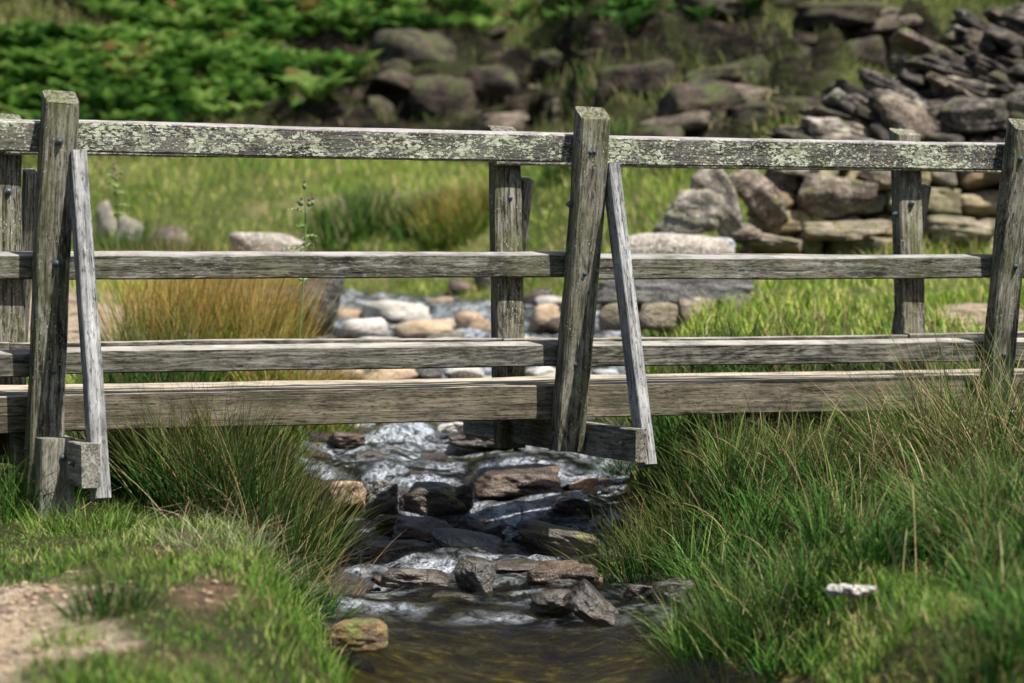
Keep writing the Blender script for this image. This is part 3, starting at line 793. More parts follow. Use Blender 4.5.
# ------------------------------------------------------------------ dry stone wall
def wall_pts():
    r = np.random.default_rng(5)
    VV, FF, nv = [], [], 0
    ZW = 19.2
    def zone_top(px): return np.interp(px, [690, 760, 800, 860, 930, 1200], [215, 170, 160, 158, 156, 150])
    y = 262.0
    row = 0
    while y > 115:
        hh = r.uniform(17, 28) if y > 150 else r.uniform(12, 18)
        px = 735 + r.uniform(-10, 10) + (262 - y) * .1
        while px < 1290:
            ww = r.uniform(24, 62) if px > 900 else r.uniform(30, 66)
            if y - hh * .4 > zone_top(px):
                Z = ZW + (px - 735) / 500 * .6 + (262 - y) / 150 * .18
                dims = np.array([ww * 1.05 / F * Z, .42, hh * r.uniform(1.0, 1.25) / F * Z])
                v, f = rock_geo(int(r.integers(1e6)), dims, 4, planes=6, round_=.06, rough=.05)
                a = r.uniform(-.16, .16); ca, sa = math.cos(a), math.sin(a)
                v = np.stack([v[:, 0] * ca - v[:, 2] * sa, v[:, 1], v[:, 0] * sa + v[:, 2] * ca], 1)
                c = P(px + ww / 2, y - hh / 2 + r.uniform(-2, 2), Z); c[1] += r.uniform(-.05, .05)
                VV.append(v + c); FF.append(f + nv); nv += len(v)
            px += ww * .97
        y -= hh * .94; row += 1
    return np.vstack(VV), np.vstack(FF)
v, f = wall_pts()
# per-stone tone from the mesh's random islands
k = NT('dry stone wall stones')
geo = k.n('ShaderNodeNewGeometry')
pos = geo.outputs['Position']
rnd = geo.outputs['Random Per Island']
base = k.ramp(rnd, [(.0, (.16, .115, .07)), (.3, (.26, .21, .13)), (.5, (.20, .21, .13)), (.7, (.33, .25, .155)), (.85, (.13, .14, .12)), (1, (.24, .17, .115))])
nn = k.noise(pos, 9, 6, .65, .3)
col = k.mix(1.0, base, k.ramp(nn, [(.3, (.35, .35, .35)), (.5, (.9, .9, .9)), (.7, (1.5, 1.5, 1.5))]), 'MULTIPLY')
col = k.mix(k.mr(k.noise(pos, 3, 4, .6), .52, .66, 0, .45), col, (.10, .115, .05))
M_wallst = k.done(k.principled(col, .9, k.bump(nn, .8, .03), .2))
base_c = P(980, 262, 19.5)
wall = link('dry_stone_wall', mesh_np('dry_stone_wall', v - base_c, f, mat=M_wallst), loc=base_c)
tag(wall, 'dry stone wall of rounded tan and green-grey stones at right behind the bridge', 'stone wall')
# dark packing so that no daylight shows through the courses
core_v, core_f = rock_geo(77, (4.8, .5, .95), 4, planes=3)
k = NT('wall packing'); pk = k.done(k.principled(k.ramp(k.noise(k.n('ShaderNodeTexCoord').outputs['Object'], 14, 5), [(.35, (.012, .010, .008)), (.65, (.05, .042, .03))]), .95))
c = P(1100, 205, 19.8) + np.array([0.0, .12, -.0])
link('packing', mesh_np('packing', core_v, core_f, mat=pk), wall, loc=Vector(c - base_c))

GB = 'big blocks and boulders at the tumbled end of the wall'
BB = [  # label, cx, cy, w, h, Z, mat, roty, planes
 ('big pale squarish boulder, leftmost of the tumbled wall end', 690, 216, 68, 60, 18.6, rk_gritpale, 10, 7, .8),
 ('long tilted pale slab leaning right of the leftmost boulder', 722, 202, 40, 84, 18.9, rk_gritpale, -32, 6, 1.2),
 ('second tilted slab, darker brown, leaning in the wall end', 760, 196, 36, 74, 19.1, rk_grit, -38, 6, 1.4),
 ('brown lumpy stone standing behind the two tilted slabs', 784, 178, 44, 44, 19.4, rk_grit, 10, 9, 1),
 ('largest brown block set square in the wall', 836, 196, 80, 46, 19.2, rk_grit, 3, 5, .7),
 ('brown block under the top rail left of the largest block', 800, 164, 50, 26, 19.3, rk_gritpale, 0, 8, 1),
 ('brown block over the right end of the largest block', 880, 178, 48, 28, 19.3, rk_grit, -5, 7, 1),
 ('long low stone course under the largest block', 846, 230, 90, 22, 19.1, rk_wall, 0, 5, .6),
 ('mossy low stone at the foot of the wall end', 776, 244, 56, 20, 18.9, rk_wall, 5, 8, .8),
 ('small brown stone between leaning slab and mossy low stone', 748, 234, 40, 24, 18.9, rk_grit, 0, 8, 1),
 ('small grey stone at the foot beside the leftmost boulder', 724, 246, 28, 18, 18.7, rk_blue, 0, 8, 1),
 ('large green-tan oval stone low in the wall beside the right post', 962, 233, 64, 30, 19.25, rk_wall, 6, 9, .7),
]
for i, (lb, cx, cy, w, h, Z, mt, ry, pl, dp) in enumerate(BB):
    ww, hh = w, h
    slab('boulder', lb, cx, cy, ww, hh, Z - .15, mt, 440 + i, dp, (0, ry, random.uniform(-12, 12)), 'boulder', GB, planes=pl + 4, sub=5, round_=.0, rough=.07)

GT = 'dark slabs tumbled down the spur above the wall'
TT = [
 ('round grey boulder at the lower left of the slab heap', 826, 128, 52, 28, 20.0, rk_gritpale, 5),
 ('pale flat stone behind the round grey boulder', 790, 132, 46, 14, 20.2, rk_grit, 3),
 ('long pale-edged slab sloping down above the top rail', 862, 112, 80, 26, 20.3, rk_slab, 24),
 ('big brown slab with a sunlit face, lower middle of the heap', 906, 118, 76, 40, 20.0, rk_grit, 28),
 ('broad black block with white streaks beside the right post', 972, 116, 80, 44, 19.9, rk_slab, 4),
 ('dark block at the right frame edge above the right post', 1024, 108, 56, 40, 20.1, rk_slab, -4),
 ('thin slanting slab in the middle of the heap', 896, 88, 84, 16, 20.6, rk_slab, 22),
 ('long slanting slab, third from the top of the heap', 944, 74, 110, 20, 20.8, rk_slab, 18),
 ('steep dark slab high in the heap', 930, 52, 90, 18, 21.2, rk_grit, 32),
 ('topmost jutting slab of the heap', 984, 34, 84, 18, 21.4, rk_slab, 42),
 ('upright slab leaning below the topmost one', 990, 62, 34, 56, 21.0, rk_slab, -28),
 ('upright slab at the right end of heap', 1022, 54, 30, 70, 21.0, rk_grit, -20),
 ('small brown stone caught in the middle of the heap', 944, 94, 30, 20, 20.5, rk_grit, 12),
 ('pale-edged slab beside the small caught stone', 1000, 88, 60, 18, 20.6, rk_slab, 14),
 ('short slab at the left shoulder of the heap', 848, 92, 56, 16, 20.9, rk_slab, 16),
]
for i, (lb, cx, cy, w, h, Z, mt, ry) in enumerate(TT):
    slab('rock_slab', lb, cx, cy, w * .92, h * .92, Z - .45, mt, 480 + i, .9, (random.uniform(-8, 12), ry, random.uniform(-20, 20)), 'slab', GT, planes=8, sub=4, rough=.07)
r3 = np.random.default_rng(33)
def upper_courses():
    VV, FF, nv = [], [], 0
    top = lambda px: np.interp(px, [735, 770, 800, 850, 900, 930, 970, 1000, 1040, 1250], [158, 146, 132, 104, 80, 60, 36, 20, 12, 10])
    y = 156.0
    while y > 8:
        px = 735 + r3.uniform(-14, 6)
        while px < 1230:
            wpx = r3.uniform(26, 82); hpx = r3.uniform(8, 19)
            if y > top(px + wpx * .4) - 3:
                Z = 19.55 + (156 - y) / 148 * 1.7 + r3.uniform(-.12, .12)
                dims = np.array([wpx / F * Z, r3.uniform(.4, .7), hpx / F * Z])
                v, f = rock_geo(int(r3.integers(1e6)), dims, 3, planes=2, round_=.0, rough=.07, jit=.10)
                a = R(r3.uniform(4, 24) + 16 * (156 - y) / 148 + (r3.uniform(-40, 20) if r3.uniform() < .1 else 0)); ca, sa = math.cos(a), math.sin(a)
                v = np.stack([v[:, 0] * ca + v[:, 2] * sa, v[:, 1], -v[:, 0] * sa + v[:, 2] * ca], 1)
                c = P(px + wpx / 2, y - r3.uniform(0, 8), Z); VV.append(v + c); FF.append(f + nv); nv += len(v)
            px += wpx * r3.uniform(.50, .70)
        y -= 7.2
    return np.vstack(VV), np.vstack(FF)
v, f = upper_courses()
k = NT('dark wall slabs'); geo = k.n('ShaderNodeNewGeometry'); pos = geo.outputs['Position']; rnd = geo.outputs['Random Per Island']
base = k.ramp(rnd, [(.0, (.035, .028, .022)), (.35, (.085, .068, .052)), (.6, (.05, .045, .04)), (.8, (.15, .125, .10)), (1, (.26, .235, .20))])
nn = k.noise(k.mapv(pos, (1, 1, 2.2)), 6, 7, .7, .4)
col = k.mix(1.0, base, k.ramp(nn, [(.34, (.2, .2, .2)), (.5, (.8, .8, .8)), (.64, (2.2, 2.15, 2.0))]), 'MULTIPLY')
col = k.mix(k.mr(k.noise(pos, 2.6, 5, .65), .54, .66, 0, .6), col, (.08, .09, .03))
M_dark = k.done(k.principled(col, .8, k.bump(nn, 1.0, .05), .3))
up = link('upper_courses', mesh_np('upper_courses', v - base_c, f, mat=M_dark), wall)
core_v, core_f = rock_geo(78, (5.2, .8, 1.3), 4, planes=2)
pc = P(1110, 100, 21.2); pk2 = link('packing', mesh_np('packing', core_v, core_f, mat=pk), wall, loc=Vector(pc - base_c)); pk2.rotation_euler = (R(-30), R(-14), 0)

# ------------------------------------------------------------------ crags on the hillside
GH = 'rocks jutting from the hillside'
HH = [
 ('large grey overhanging rock high on the slope left of centre', 412, 62, 84, 36),
 ('rock ledge below the large overhanging rock', 400, 84, 60, 20),
 ('brown lumpy outcrop above the top rail left of the middle far post', 450, 112, 90, 44),
 ('pale brown sloping rock right of the lumpy outcrop', 492, 96, 60, 30),
 ('flat tan rock shelf just over the top rail', 510, 122, 100, 18),
 ('small dark rock left of the lumpy outcrop', 378, 118, 34, 22),
 ('dark rock beside the top of the middle post', 640, 96, 70, 42),
 ('dark broken rock right of the middle post', 700, 112, 80, 34),
 ('dark ledge at the top edge of the photo', 712, 18, 120, 22),
 ('long grey ledge on the slope right of centre', 752, 82, 108, 26),
 ('low ledge below the long grey ledge', 712, 104, 70, 18),
 ('rock with pale face near the left end of the slab heap', 768, 118, 50, 18),
 ('small ledge high right near the top edge', 850, 32, 90, 18),
 ('stepped rock upslope of the slab heap', 862, 66, 60, 24),
 ('dark rock near the top rail behind the middle brace', 660, 150, 60, 26),
 ('small dark rock upslope of the middle post', 560, 66, 40, 18),
 ('grey rock below the top rail in the bank right of centre', 700, 160, 60, 24),
]
for i, (lb, cx, bs, w, h) in enumerate(HH):
    prock(lb, cx, bs, w, h, rk_hill if i != 4 else rk_grit, 520 + i, name='crag_rock', cat='rock', group=GH, sub=4, planes=8, depth=1.3, sink=.8, rot=(r3.uniform(-5, 14), r3.uniform(-12, 12), r3.uniform(-25, 25)))
hm = []
for i in range(5):
    v, f = rock_geo(990 + i, (1, .9, .38), 3, planes=6, rough=.09); hm.append(mesh_np('crag_rock', v, f, mat=(rk_hill, rk_grit, rk_hill, rk_hill, rk_grit)[i]))
cnt = 0
cy_ = 24.2 + 13 * r3.uniform(0, 1, 1500); cx_ = r3.uniform(-.26, .27, 1500) * cy_; cm_ = bare_mask(cx_, cy_); ch_ = H(cx_, cy_)
for q in range(1500):
    if cnt >= 70: break
    Y, X = cy_[q], cx_[q]
    if cm_[q] < .5: continue
    s_ = r3.uniform(.25, .8)
    o = link('crag_rock', hm[q % 5], loc=(X, Y, float(ch_[q]) + s_ * -.10)); o.scale = (s_ * r3.uniform(.9, 1.6), s_, s_ * r3.uniform(.6, 1.1))
    o.rotation_euler = (r3.uniform(-.2, .4), r3.uniform(-.3, .3), r3.uniform(-.6, .6))
    tag(o, 'brown rock among many alike bedded in the bare earth of the slope', 'rock', 'small rocks bedded in the slope'); cnt += 1

# =================================================================== PLANTS
def blade_geo(root, h, w, az, lean, bend, seg=4, r=rng, twist=None, u=None, seed=0.0):
    """ribbon blades; returns verts, quads, uv"""
    N = len(h)
    t = np.linspace(0, 1, seg + 1)
    ang = lean[:, None] + bend[:, None] * t[None] ** 1.4
    dl = h[:, None] / seg
    px = np.concatenate([np.zeros((N, 1)), np.cumsum(np.sin(ang[:, :-1] * .5 + ang[:, 1:] * .5) * dl, 1)], 1)
    pz = np.concatenate([np.zeros((N, 1)), np.cumsum(np.cos(ang[:, :-1] * .5 + ang[:, 1:] * .5) * dl, 1)], 1)
    ca, sa = np.cos(az)[:, None], np.sin(az)[:, None]
    cx = root[:, 0:1] + px * ca; cy = root[:, 1:2] + px * sa; cz = root[:, 2:3] + pz
    fa = r.uniform(0, 2 * np.pi, N) if twist is None else twist
    sx, sy = np.cos(fa)[:, None], np.sin(fa)[:, None]
    ww = w[:, None] * .5 * (1 - t[None] ** 1.8 * .92) * (1 + seed * np.exp(-((t[None] - .88) / .09) ** 2) * 3)
    V = np.empty((N, seg + 1, 2, 3))
    for j, sg in enumerate((-1, 1)):
        V[:, :, j, 0] = cx + sg * ww * sx; V[:, :, j, 1] = cy + sg * ww * sy; V[:, :, j, 2] = cz
    b = (np.arange(N) * (seg + 1) * 2)[:, None] + np.arange(seg)[None] * 2
    Q = np.stack([b, b + 1, b + 3, b + 2], -1).reshape(-1, 4)
    if u is None: u = r.uniform(0, 1, N)
    uv = np.empty((N, seg + 1, 2, 2)); uv[..., 0] = u[:, None, None]; uv[..., 1] = t[None, :, None]
    return V.reshape(-1, 3), Q, uv.reshape(-1, 2)

def join(parts):
    V, Q, U, n = [], [], [], 0
    for v, q, u in parts:
        V.append(v); Q.append(q + n); U.append(u); n += len(v)
    return np.vstack(V), np.vstack(Q), np.vstack(U)

M_turf = leafmat('turf blades', [(0, (.03, .09, .010)), (.35, (.06, .155, .018)), (.65, (.13, .24, .035)), (.85, (.24, .30, .065)), (1, (.38, .33, .16))], patch=(4.5, 1.4), tip=(.22, .24, .08), tipamt=.35)
M_turf_far = leafmat('far turf blades', [(0, (.05, .15, .014)), (.35, (.16, .31, .03)), (.6, (.34, .44, .06)), (.82, (.50, .50, .14)), (1, (.50, .42, .22))], patch=(.9, 1.4), tip=(.26, .24, .09), tipamt=.4)
M_tall = leafmat('tall grass blades', [(0, (.010, .045, .006)), (.4, (.020, .088, .010)), (.68, (.058, .17, .022)), (.84, (.15, .25, .05)), (.93, (.32, .25, .13)), (1, (.45, .37, .24))], patch=(1.3, .5), tip=(.26, .24, .11), tipamt=.35)
M_dry = leafmat('dry grass stalks', [(0, (.20, .13, .06)), (.4, (.34, .23, .12)), (.8, (.46, .36, .22)), (1, (.20, .22, .08))], tip=(.36, .27, .16), tipamt=.4, trans=.2)
M_rush = leafmat('rush stems', [(0, (.010, .038, .008)), (.45, (.022, .085, .014)), (.8, (.055, .155, .028)), (.92, (.20, .20, .07)), (1, (.34, .25, .13))], tip=(.22, .16, .07), tipamt=.55, trans=.15)
M_rusho = leafmat('orange rush stems', [(0, (.05, .13, .015)), (.4, (.12, .22, .03)), (.62, (.26, .27, .05)), (.8, (.44, .27, .07)), (1, (.48, .36, .17))], tip=(.52, .30, .10), tipamt=.85, trans=.25)
M_pale = leafmat('pale dry wisps', [(0, (.12, .17, .06)), (.5, (.28, .30, .15)), (1, (.46, .44, .28))], tip=(.55, .52, .38), tipamt=.6, trans=.3)
M_fern = leafmat('bracken fronds', [(0, (.012, .045, .010)), (.35, (.05, .14, .025)), (.65, (.17, .32, .06)), (.93, (.38, .50, .15)), (1, (.30, .20, .08))], patch=(.6, 1.1), tip=(.09, .16, .03), tipamt=.4, trans=.3)

def scatter(n, y0, y1, kx=.25, mx=.6, bias=1.0):
    """points over the visible fan between depths y0 and y1"""
    y = y0 + (y1 - y0) * rng.uniform(0, 1, n) ** bias
    x = rng.uniform(-1, 1, n) * (kx * y + mx)
    return x, y

def turf(name, label, n, y0, y1, hmin, hmax, w, mat, cull, seg=3, bend=(.3, 1.3)):
    x, y = scatter(n, y0, y1)
    keep, hs = cull(x, y)
    x, y, hs = x[keep], y[keep], hs[keep]
    z = H(x, y) - .01
    N = len(x)
    h = rng.uniform(hmin, hmax, N) * hs
    v, q, u = blade_geo(np.stack([x, y, z], 1), h, rng.uniform(.6, 1.3, N) * w, rng.uniform(0, 6.28, N), rng.uniform(0, .35, N), rng.uniform(*bend, N), seg)
    o = link(name, mesh_np(name, v, q, u, mat=mat)); tag(o, label, 'grass', kind='stuff'); return o

def cull_near(x, y):
    sand, soil, gv, crag = ground_masks(x, y)
    d, hw, wl, s = channel(x, y)
    keep = (rng.uniform(0, 1, len(x)) > sand * 1.15) & (rng.uniform(0, 1, len(x)) > soil * .85) & (d > hw + .02)
    hs = .55 + .75 * np.clip(n2(x, y, 1.8, 3, 88) + .5, 0, 1.4)
    hs = hs * (1 + .9 * sstep(.7, .1, d - hw)) * (1 - .45 * sstep(.1, .5, sand + soil))
    return keep, hs
turf('near_grass', 'short green turf on both banks around the bridge', 250000, 5.2, 14.5, .016, .055, .0046, M_turf, cull_near, bend=(.3, 1.6))
def cull_mid(x, y):
    t_ = toe(x) + .9
    sand, soil, gv, crag = ground_masks(x, y)
    d, hw, wl, s = channel(x, y)
    keep = (rng.uniform(0, 1, len(x)) > sand) & (d > hw + .25) & (y < t_)
    return keep, .4 + .95 * np.clip(n2(x, y, .9, 3, 89) + .45, 0, 1.6)
turf('meadow_grass', 'yellow green meadow grass beyond the stream', 120000, 14, 29.5, .06, .20, .010, M_turf_far, cull_mid)
def cull_hill(x, y):
    sand, soil, gv, crag = ground_masks(x, y)
    keep = (rng.uniform(0, 1, len(x)) > crag * (.80 + .4 * n2(x, y, 1.4, 2, 321))) & (y > toe(x) + .4)
    return keep, .5 + .9 * np.clip(n2(x, y, .8, 3, 90) + .4, 0, 1.6)
M_turf_hill = leafmat('hillside grass blades', [(0, (.016, .04, .008)), (.35, (.042, .085, .016)), (.6, (.10, .13, .034)), (.82, (.20, .19, .07)), (1, (.32, .27, .16))], patch=(.5, 1.0), tip=(.24, .22, .10), tipamt=.4)
turf('hillside_grass', 'rough grass covering the slope between the rocks', 190000, 23.6, 46, .10, .28, .018, M_turf_hill, cull_hill)

def tuft(name, label, cx, base, n, rad, h, w, mat, seg=5, lean=.35, bend=(.2, 1.0), windaz=None, Y=None, group=None, cat='rush clump', ell=1.0, parts=None, hvar=.45, pt=None):
    if pt is None:
        p = hit(cx, base, water=False) if Y is None else np.array([(cx - 512) / F * Y, Y, 0.0])
    else: p = np.array(pt, float)
    p[2] = float(H(p[0], p[1]))
    rr = rad * np.sqrt(rng.uniform(0, 1, n)); aa = rng.uniform(0, 6.283, n)
    x = rr * np.cos(aa); y = rr * np.sin(aa) * ell
    z = H(p[0] + x, p[1] + y) - p[2] - .03
    hh = h * (1 - hvar * rng.uniform(0, 1, n) ** 1.2)
    az = aa + rng.normal(0, 1.3, n)
    if windaz is not None: az = np.where(rng.uniform(0, 1, n) < .5, windaz + rng.normal(0, .5, n), az)
    ln = lean * (.25 + rr / rad) * rng.uniform(0, 1.3, n)
    v, q, u = blade_geo(np.stack([x, y, z], 1), hh, rng.uniform(.7, 1.3, n) * w, az, ln, rng.uniform(*bend, n), seg)
    o = link(name, mesh_np(name, v, q, u, mat=mat), loc=p); tag(o, label, cat, group); return o

PIa = math.pi
# left of the water, in front of and under the bridge
tuft('rush_clump', 'tall dark green rush clump below the deck, left of the water', 232, 560, 3200, .36, .56, .0052, M_rush, lean=.5, bend=(.1, .8), Y=10.0, ell=1.3)
tuft('rush_clump', 'dark rush clump right beside the left post under the deck', 160, 500, 1700, .32, .48, .0052, M_rush, lean=.5, bend=(.1, .8), Y=10.9, ell=1.2)
tuft('rush_clump', 'rush clump leaning out over the left edge of the cascade', 292, 560, 900, .22, .46, .005, M_rush, lean=.6, bend=(.2, 1.0), Y=11.0, windaz=-.3)
tuft('rush_clump', 'low rush clump hanging over the water at the foot of left bank', 290, 640, 600, .18, .26, .005, M_tall, lean=.8, bend=(.4, 1.5), Y=9.0, windaz=-.2)
tuft('dry_stalks', 'brown dead stalks tangled through the left rush clumps', 262, 560, 420, .38, .44, .0038, M_dry, lean=1.3, bend=(.3, 1.6), Y=9.7, cat='dry grass', hvar=.6)
tuft('dry_grass_tuft', 'pale dry wispy grass tuft on the left bank in front of rushes', 235, 590, 260, .28, .24, .0034, M_pale, lean=.9, bend=(.3, 1.5), Y=8.7, cat='grass tuft', ell=1.2)
tuft('grass_tuft', 'dark seedy grass tuft growing beside the sandy path', 108, 650, 260, .10, .26, .0036, M_rush, lean=.6, bend=(.1, .9), Y=6.9, cat='grass tuft')
tuft('grass_tuft', 'small grass tuft at the edge of the sandy path', 66, 672, 240, .09, .14, .004, M_turf, lean=1, bend=(.3, 1.4), Y=6.5, cat='grass tuft')
tuft('grass_tuft', 'green grass tuft at the foot of the left stake', 80, 560, 700, .22, .17, .004, M_turf, lean=.8, bend=(.2, 1.2), Y=9.2, cat='grass tuft')
tuft('grass_tuft', 'tall dark grass tuft in the left post shade', 8, 500, 700, .24, .36, .004, M_tall, lean=.6, bend=(.2, 1.1), Y=9.6, cat='grass tuft')
# behind the deck, left
tuft('rush_clump', 'bright orange-tipped rush clump behind the rails at left of the stream', 205, 430, 2400, .50, .92, .0066, M_rusho, lean=.30, bend=(.05, .6), Y=14.2, ell=.8, windaz=.3)
tuft('rush_clump', 'smaller green-orange rush clump between orange one and the stones', 300, 430, 900, .30, .62, .0055, M_rusho, lean=.6, bend=(.2, 1.0), Y=13.8, windaz=.1)
tuft('rush_clump', 'green rush clump behind the deck beside the left brace', 150, 430, 900, .30, .62, .0055, M_rush, lean=.4, bend=(.1, .7), Y=13.4)
# far meadow clumps
M_rusho2 = leafmat('rust green rush stems', [(0, (.04, .11, .015)), (.6, (.12, .20, .03)), (.85, (.28, .24, .06)), (1, (.42, .26, .08))], tip=(.40, .22, .08), tipamt=.5)
fc = [('blurred green rush clump left of the tall thistle in the meadow', 165, 25.0, .5, .60, M_rush), ('blurred rust-tipped rush clump left of the middle far post', 460, 24.6, .35, .55, M_rusho2),
      ('blurred green rush clump in the middle of the meadow', 350, 25.5, .4, .5, M_tall), ('blurred small rush clump behind the three left boulders', 120, 26, .5, .5, M_tall),
      ('blurred rush clump just left of the rust-tipped one', 425, 25.2, .35, .4, M_rush), ('blurred low rush clump right of the middle far post', 590, 24.5, .5, .4, M_tall)]
for lb, px, Y, rad, h, mt in fc:
    tuft('rush_clump', lb, px, 0, 700, rad, h, .014, mt, seg=4, lean=.5, bend=(.1, .7), Y=Y, group='rush clumps in the far meadow')

# right bank: long arching grass
def tall_field(name, label, n, mat, h0, h1, w, az0, azs, lean, bend, region, cat, seg=6, seed=0.0):
    per = 70 if seed == 0 else 9
    m = max(1, n // per)
    x, y = scatter(m * 8, 6.2, 13.6, .25, .3)
    d, hw, wl, s = channel(x, y)
    keep = region(x, y, d - hw); x, y = x[keep][:m], y[keep][:m]; m = len(x)
    cid = np.repeat(np.arange(m), per); N = m * per
    rr = rng.uniform(.03, .13, m)[cid] * np.sqrt(rng.uniform(0, 1, N)); aa = rng.uniform(0, 6.283, N)
    x = x[cid] + rr * np.cos(aa); y = y[cid] + rr * np.sin(aa)
    z = H(x, y) - .02
    ch = rng.uniform(.55, 1.15, m)[cid]; cu = rng.uniform(-.38, .12, m)[cid]
    h = rng.uniform(h0, h1, N) * ch * HS(x, y)
    az = np.where(rng.uniform(0, 1, N) < .7, aa + rng.normal(0, .6, N), rng.normal(az0, azs, N))
    v, q, u = blade_geo(np.stack([x, y, z], 1), h, rng.uniform(.6, 1.4, N) * w, az, lean * (.2 + rr / .13) * rng.uniform(0, 1.1, N), rng.uniform(*bend, N), seg, u=np.clip(rng.uniform(0, 1, N) * .75 + .12 + cu, 0, 1), seed=seed)
    o = link(name, mesh_np(name, v, q, u, mat=mat)); tag(o, label, cat, kind='stuff'); return o
def HS(x, y):
    # the sward is short round the little clearing where the wool lies
    cl = sstep(.25, .75, np.hypot((x - 1.05) / .55, (y - 7.1) / 1.5))
    return (.13 + .87 * cl) * (.75 + .25 * sstep(7.5, 10, y))
def clump_mask(x, y, a=.0, seed=101): return n2(x, y, 2.1, 2, seed) > a
reg = lambda x, y, e: (x > 0) & (e > -.02) & (rng.uniform(0, 1, len(x)) < np.where(clump_mask(x, y, -.1), 1, .35))
regd = lambda x, y, e: (x > 0) & (e > -.02) & (rng.uniform(0, 1, len(x)) < np.where(clump_mask(x, y, .05, 103), 1, .15)) & (rng.uniform(0, 1, len(x)) < .35 + .65 * sstep(7, 10, y))
tall_field('tall_grass', 'dense tall green grass covering the right bank', 19000, M_tall, .14, .46, .0066, 2.0, 2.2, .55, (.2, 1.9), reg, 'grass')
tall_field('seed_stalks', 'brown and straw seeding stalks arching through the right bank grass', 1150, M_dry, .30, .62, .0032, 2.7, 1.3, .5, (.3, 1.8), regd, 'dry grass', seg=9, seed=1.0)
# overhang along the right water edge
rege = lambda x, y, e: (x > 0) & (e > -.04) & (e < .28)
tall_field('bank_edge_grass', 'long grass drooping over the water from the right bank', 2600, M_tall, .24, .46, .005, 3.1, .9, .8, (.6, 2.2), rege, 'grass')
RB = [('rush clump on the right bank where it meets the cascade', 655, 10.2, .24, .44, 900, M_rush), ('rush clump standing against the deck beam at right of the brace', 735, 10.4, .34, .42, 1100, M_rush),
      ('dark rush clump in the middle of right bank under the deck', 820, 10.4, .32, .42, 1000, M_rush), ('tall pale-stemmed clump growing up in front of the right post', 985, 10.3, .30, .84, 800, M_tall),
      ('tall green clump covering the right end of the deck', 935, 10.3, .24, .62, 600, M_tall), ('low rush clump beside the water, right of the pool rocks', 745, 8.2, .24, .40, 1000, M_tall),
      ('dark low rush clump at the lower right below the wool scrap', 930, 6.35, .22, .24, 900, M_rush), ('rush clump at the bottom edge left of the dark low clump', 830, 6.3, .14, .22, 500, M_tall),
      ('tall clump at the right frame edge halfway down', 1012, 8.4, .26, .52, 900, M_tall)]
for lb, px, Y, rad, h, n, mt in RB:
    tuft('rush_clump', lb, px, 0, n, rad, h, .0052, mt, lean=.6, bend=(.1, 1.3), Y=Y, group='clumps on the right bank')
tuft('dry_stalks', 'straw-coloured stalks arching left in front of the right post', 985, 0, 420, .40, .88, .0036, M_dry, lean=.7, bend=(.3, 1.5), Y=10.2, windaz=2.8, cat='dry grass')

# ------------------------------------------------------------------ bracken
def frond_plant(r, nf=6, L=.8):
    parts = []
    for i in range(nf):
        az = 6.283 * i / nf + r.uniform(-.4, .4); LL = L * r.uniform(.7, 1.1)
        n = 13; t = np.linspace(.12, 1, n)
        ang = r.uniform(.15, .4) + 1.25 * t
        px = np.cumsum(np.sin(ang)) * LL / n; pz = np.cumsum(np.cos(ang)) * LL / n
        ca, sa = math.cos(az), math.sin(az)
        ln = .34 * LL * np.sin(np.clip(t * 1.05, 0, 1) * math.pi) ** .7 * (1.15 - t * .6)
        for sd in (-1, 1):
            base = np.stack([px * ca, px * sa, pz], 1)
            dirv = np.stack([-sa * sd * .95 + ca * np.sin(ang) * .3, ca * sd * .95 + sa * np.sin(ang) * .3, -.18 + np.cos(ang) * .3 + r.uniform(-.15, .15, n)], 1)
            fw = np.stack([ca * np.sin(ang), sa * np.sin(ang), np.cos(ang)], 1) * LL / n * .55
            tip = base + dirv * ln[:, None]; mid = base + dirv * ln[:, None] * .5
            V = np.stack([base - fw * .6, mid - fw, tip - fw * .15, tip + fw * .15, mid + fw, base + fw * .6], 1)
            b = (np.arange(n) * 6)[:, None]
            Q = np.concatenate([b + np.array([[0, 1, 4, 5]]), b + np.array([[1, 2, 3, 4]])], 0)
            uv = np.zeros((n, 6, 2)); uv[..., 0] = r.uniform(0, 1); uv[..., 1] = np.array([0, .5, 1, 1, .5, 0])[None] * .5 + t[:, None] * .4
            parts.append((V.reshape(-1, 3), Q, uv.reshape(-1, 2)))
    return join(parts)
def bracken():
    r = np.random.default_rng(71)
    protos = [frond_plant(r) for _ in range(6)]
    parts = []
    n = 0
    YY = r.uniform(29.3, 46, 26000); PX = r.uniform(-60, 760, 26000); XX = (PX - 512) / F * YY; ZZ = H(XX, YY)
    dens = n2(XX, YY, .7, 2, 301)
    for q in range(26000):
        if n >= 2600: break
        Y, px, X, z = YY[q], PX[q], XX[q], ZZ[q]
        if r.uniform() > .35 + 1.6 * (dens[q] + .35): continue
        py = HOR - (z - CZ) / Y * F
        edge = np.interp(px, [-60, 60, 150, 250, 330, 400, 520, 760], [150, 118, 110, 96, 66, 30, 4, -20])
        if py > edge + 20 * r.normal() or py < -60: continue
        s_ = r.uniform(.28, .68); a = r.uniform(0, 6.28); ca, sa = math.cos(a), math.sin(a)
        v, f, u = protos[int(r.integers(6))]
        vv = np.stack([(v[:, 0] * ca - v[:, 1] * sa) * s_ + X, (v[:, 0] * sa + v[:, 1] * ca) * s_ + Y, v[:, 2] * s_ + z - .03], 1)
        uu = u.copy(); uu[:, 0] = np.clip(uu[:, 0] * .45 + r.uniform(0, .5) + (.6 if r.uniform() < .03 else 0), 0, 1)
        parts.append((vv, f, uu)); n += 1
    v, f, u = join(parts)
    o = link('bracken', mesh_np('bracken', v, f, u, mat=M_fern)); tag(o, 'dense green bracken covering the upper left hillside', 'bracken', kind='stuff')
bracken()
GF = 'single ferns at the edge of the bracken'
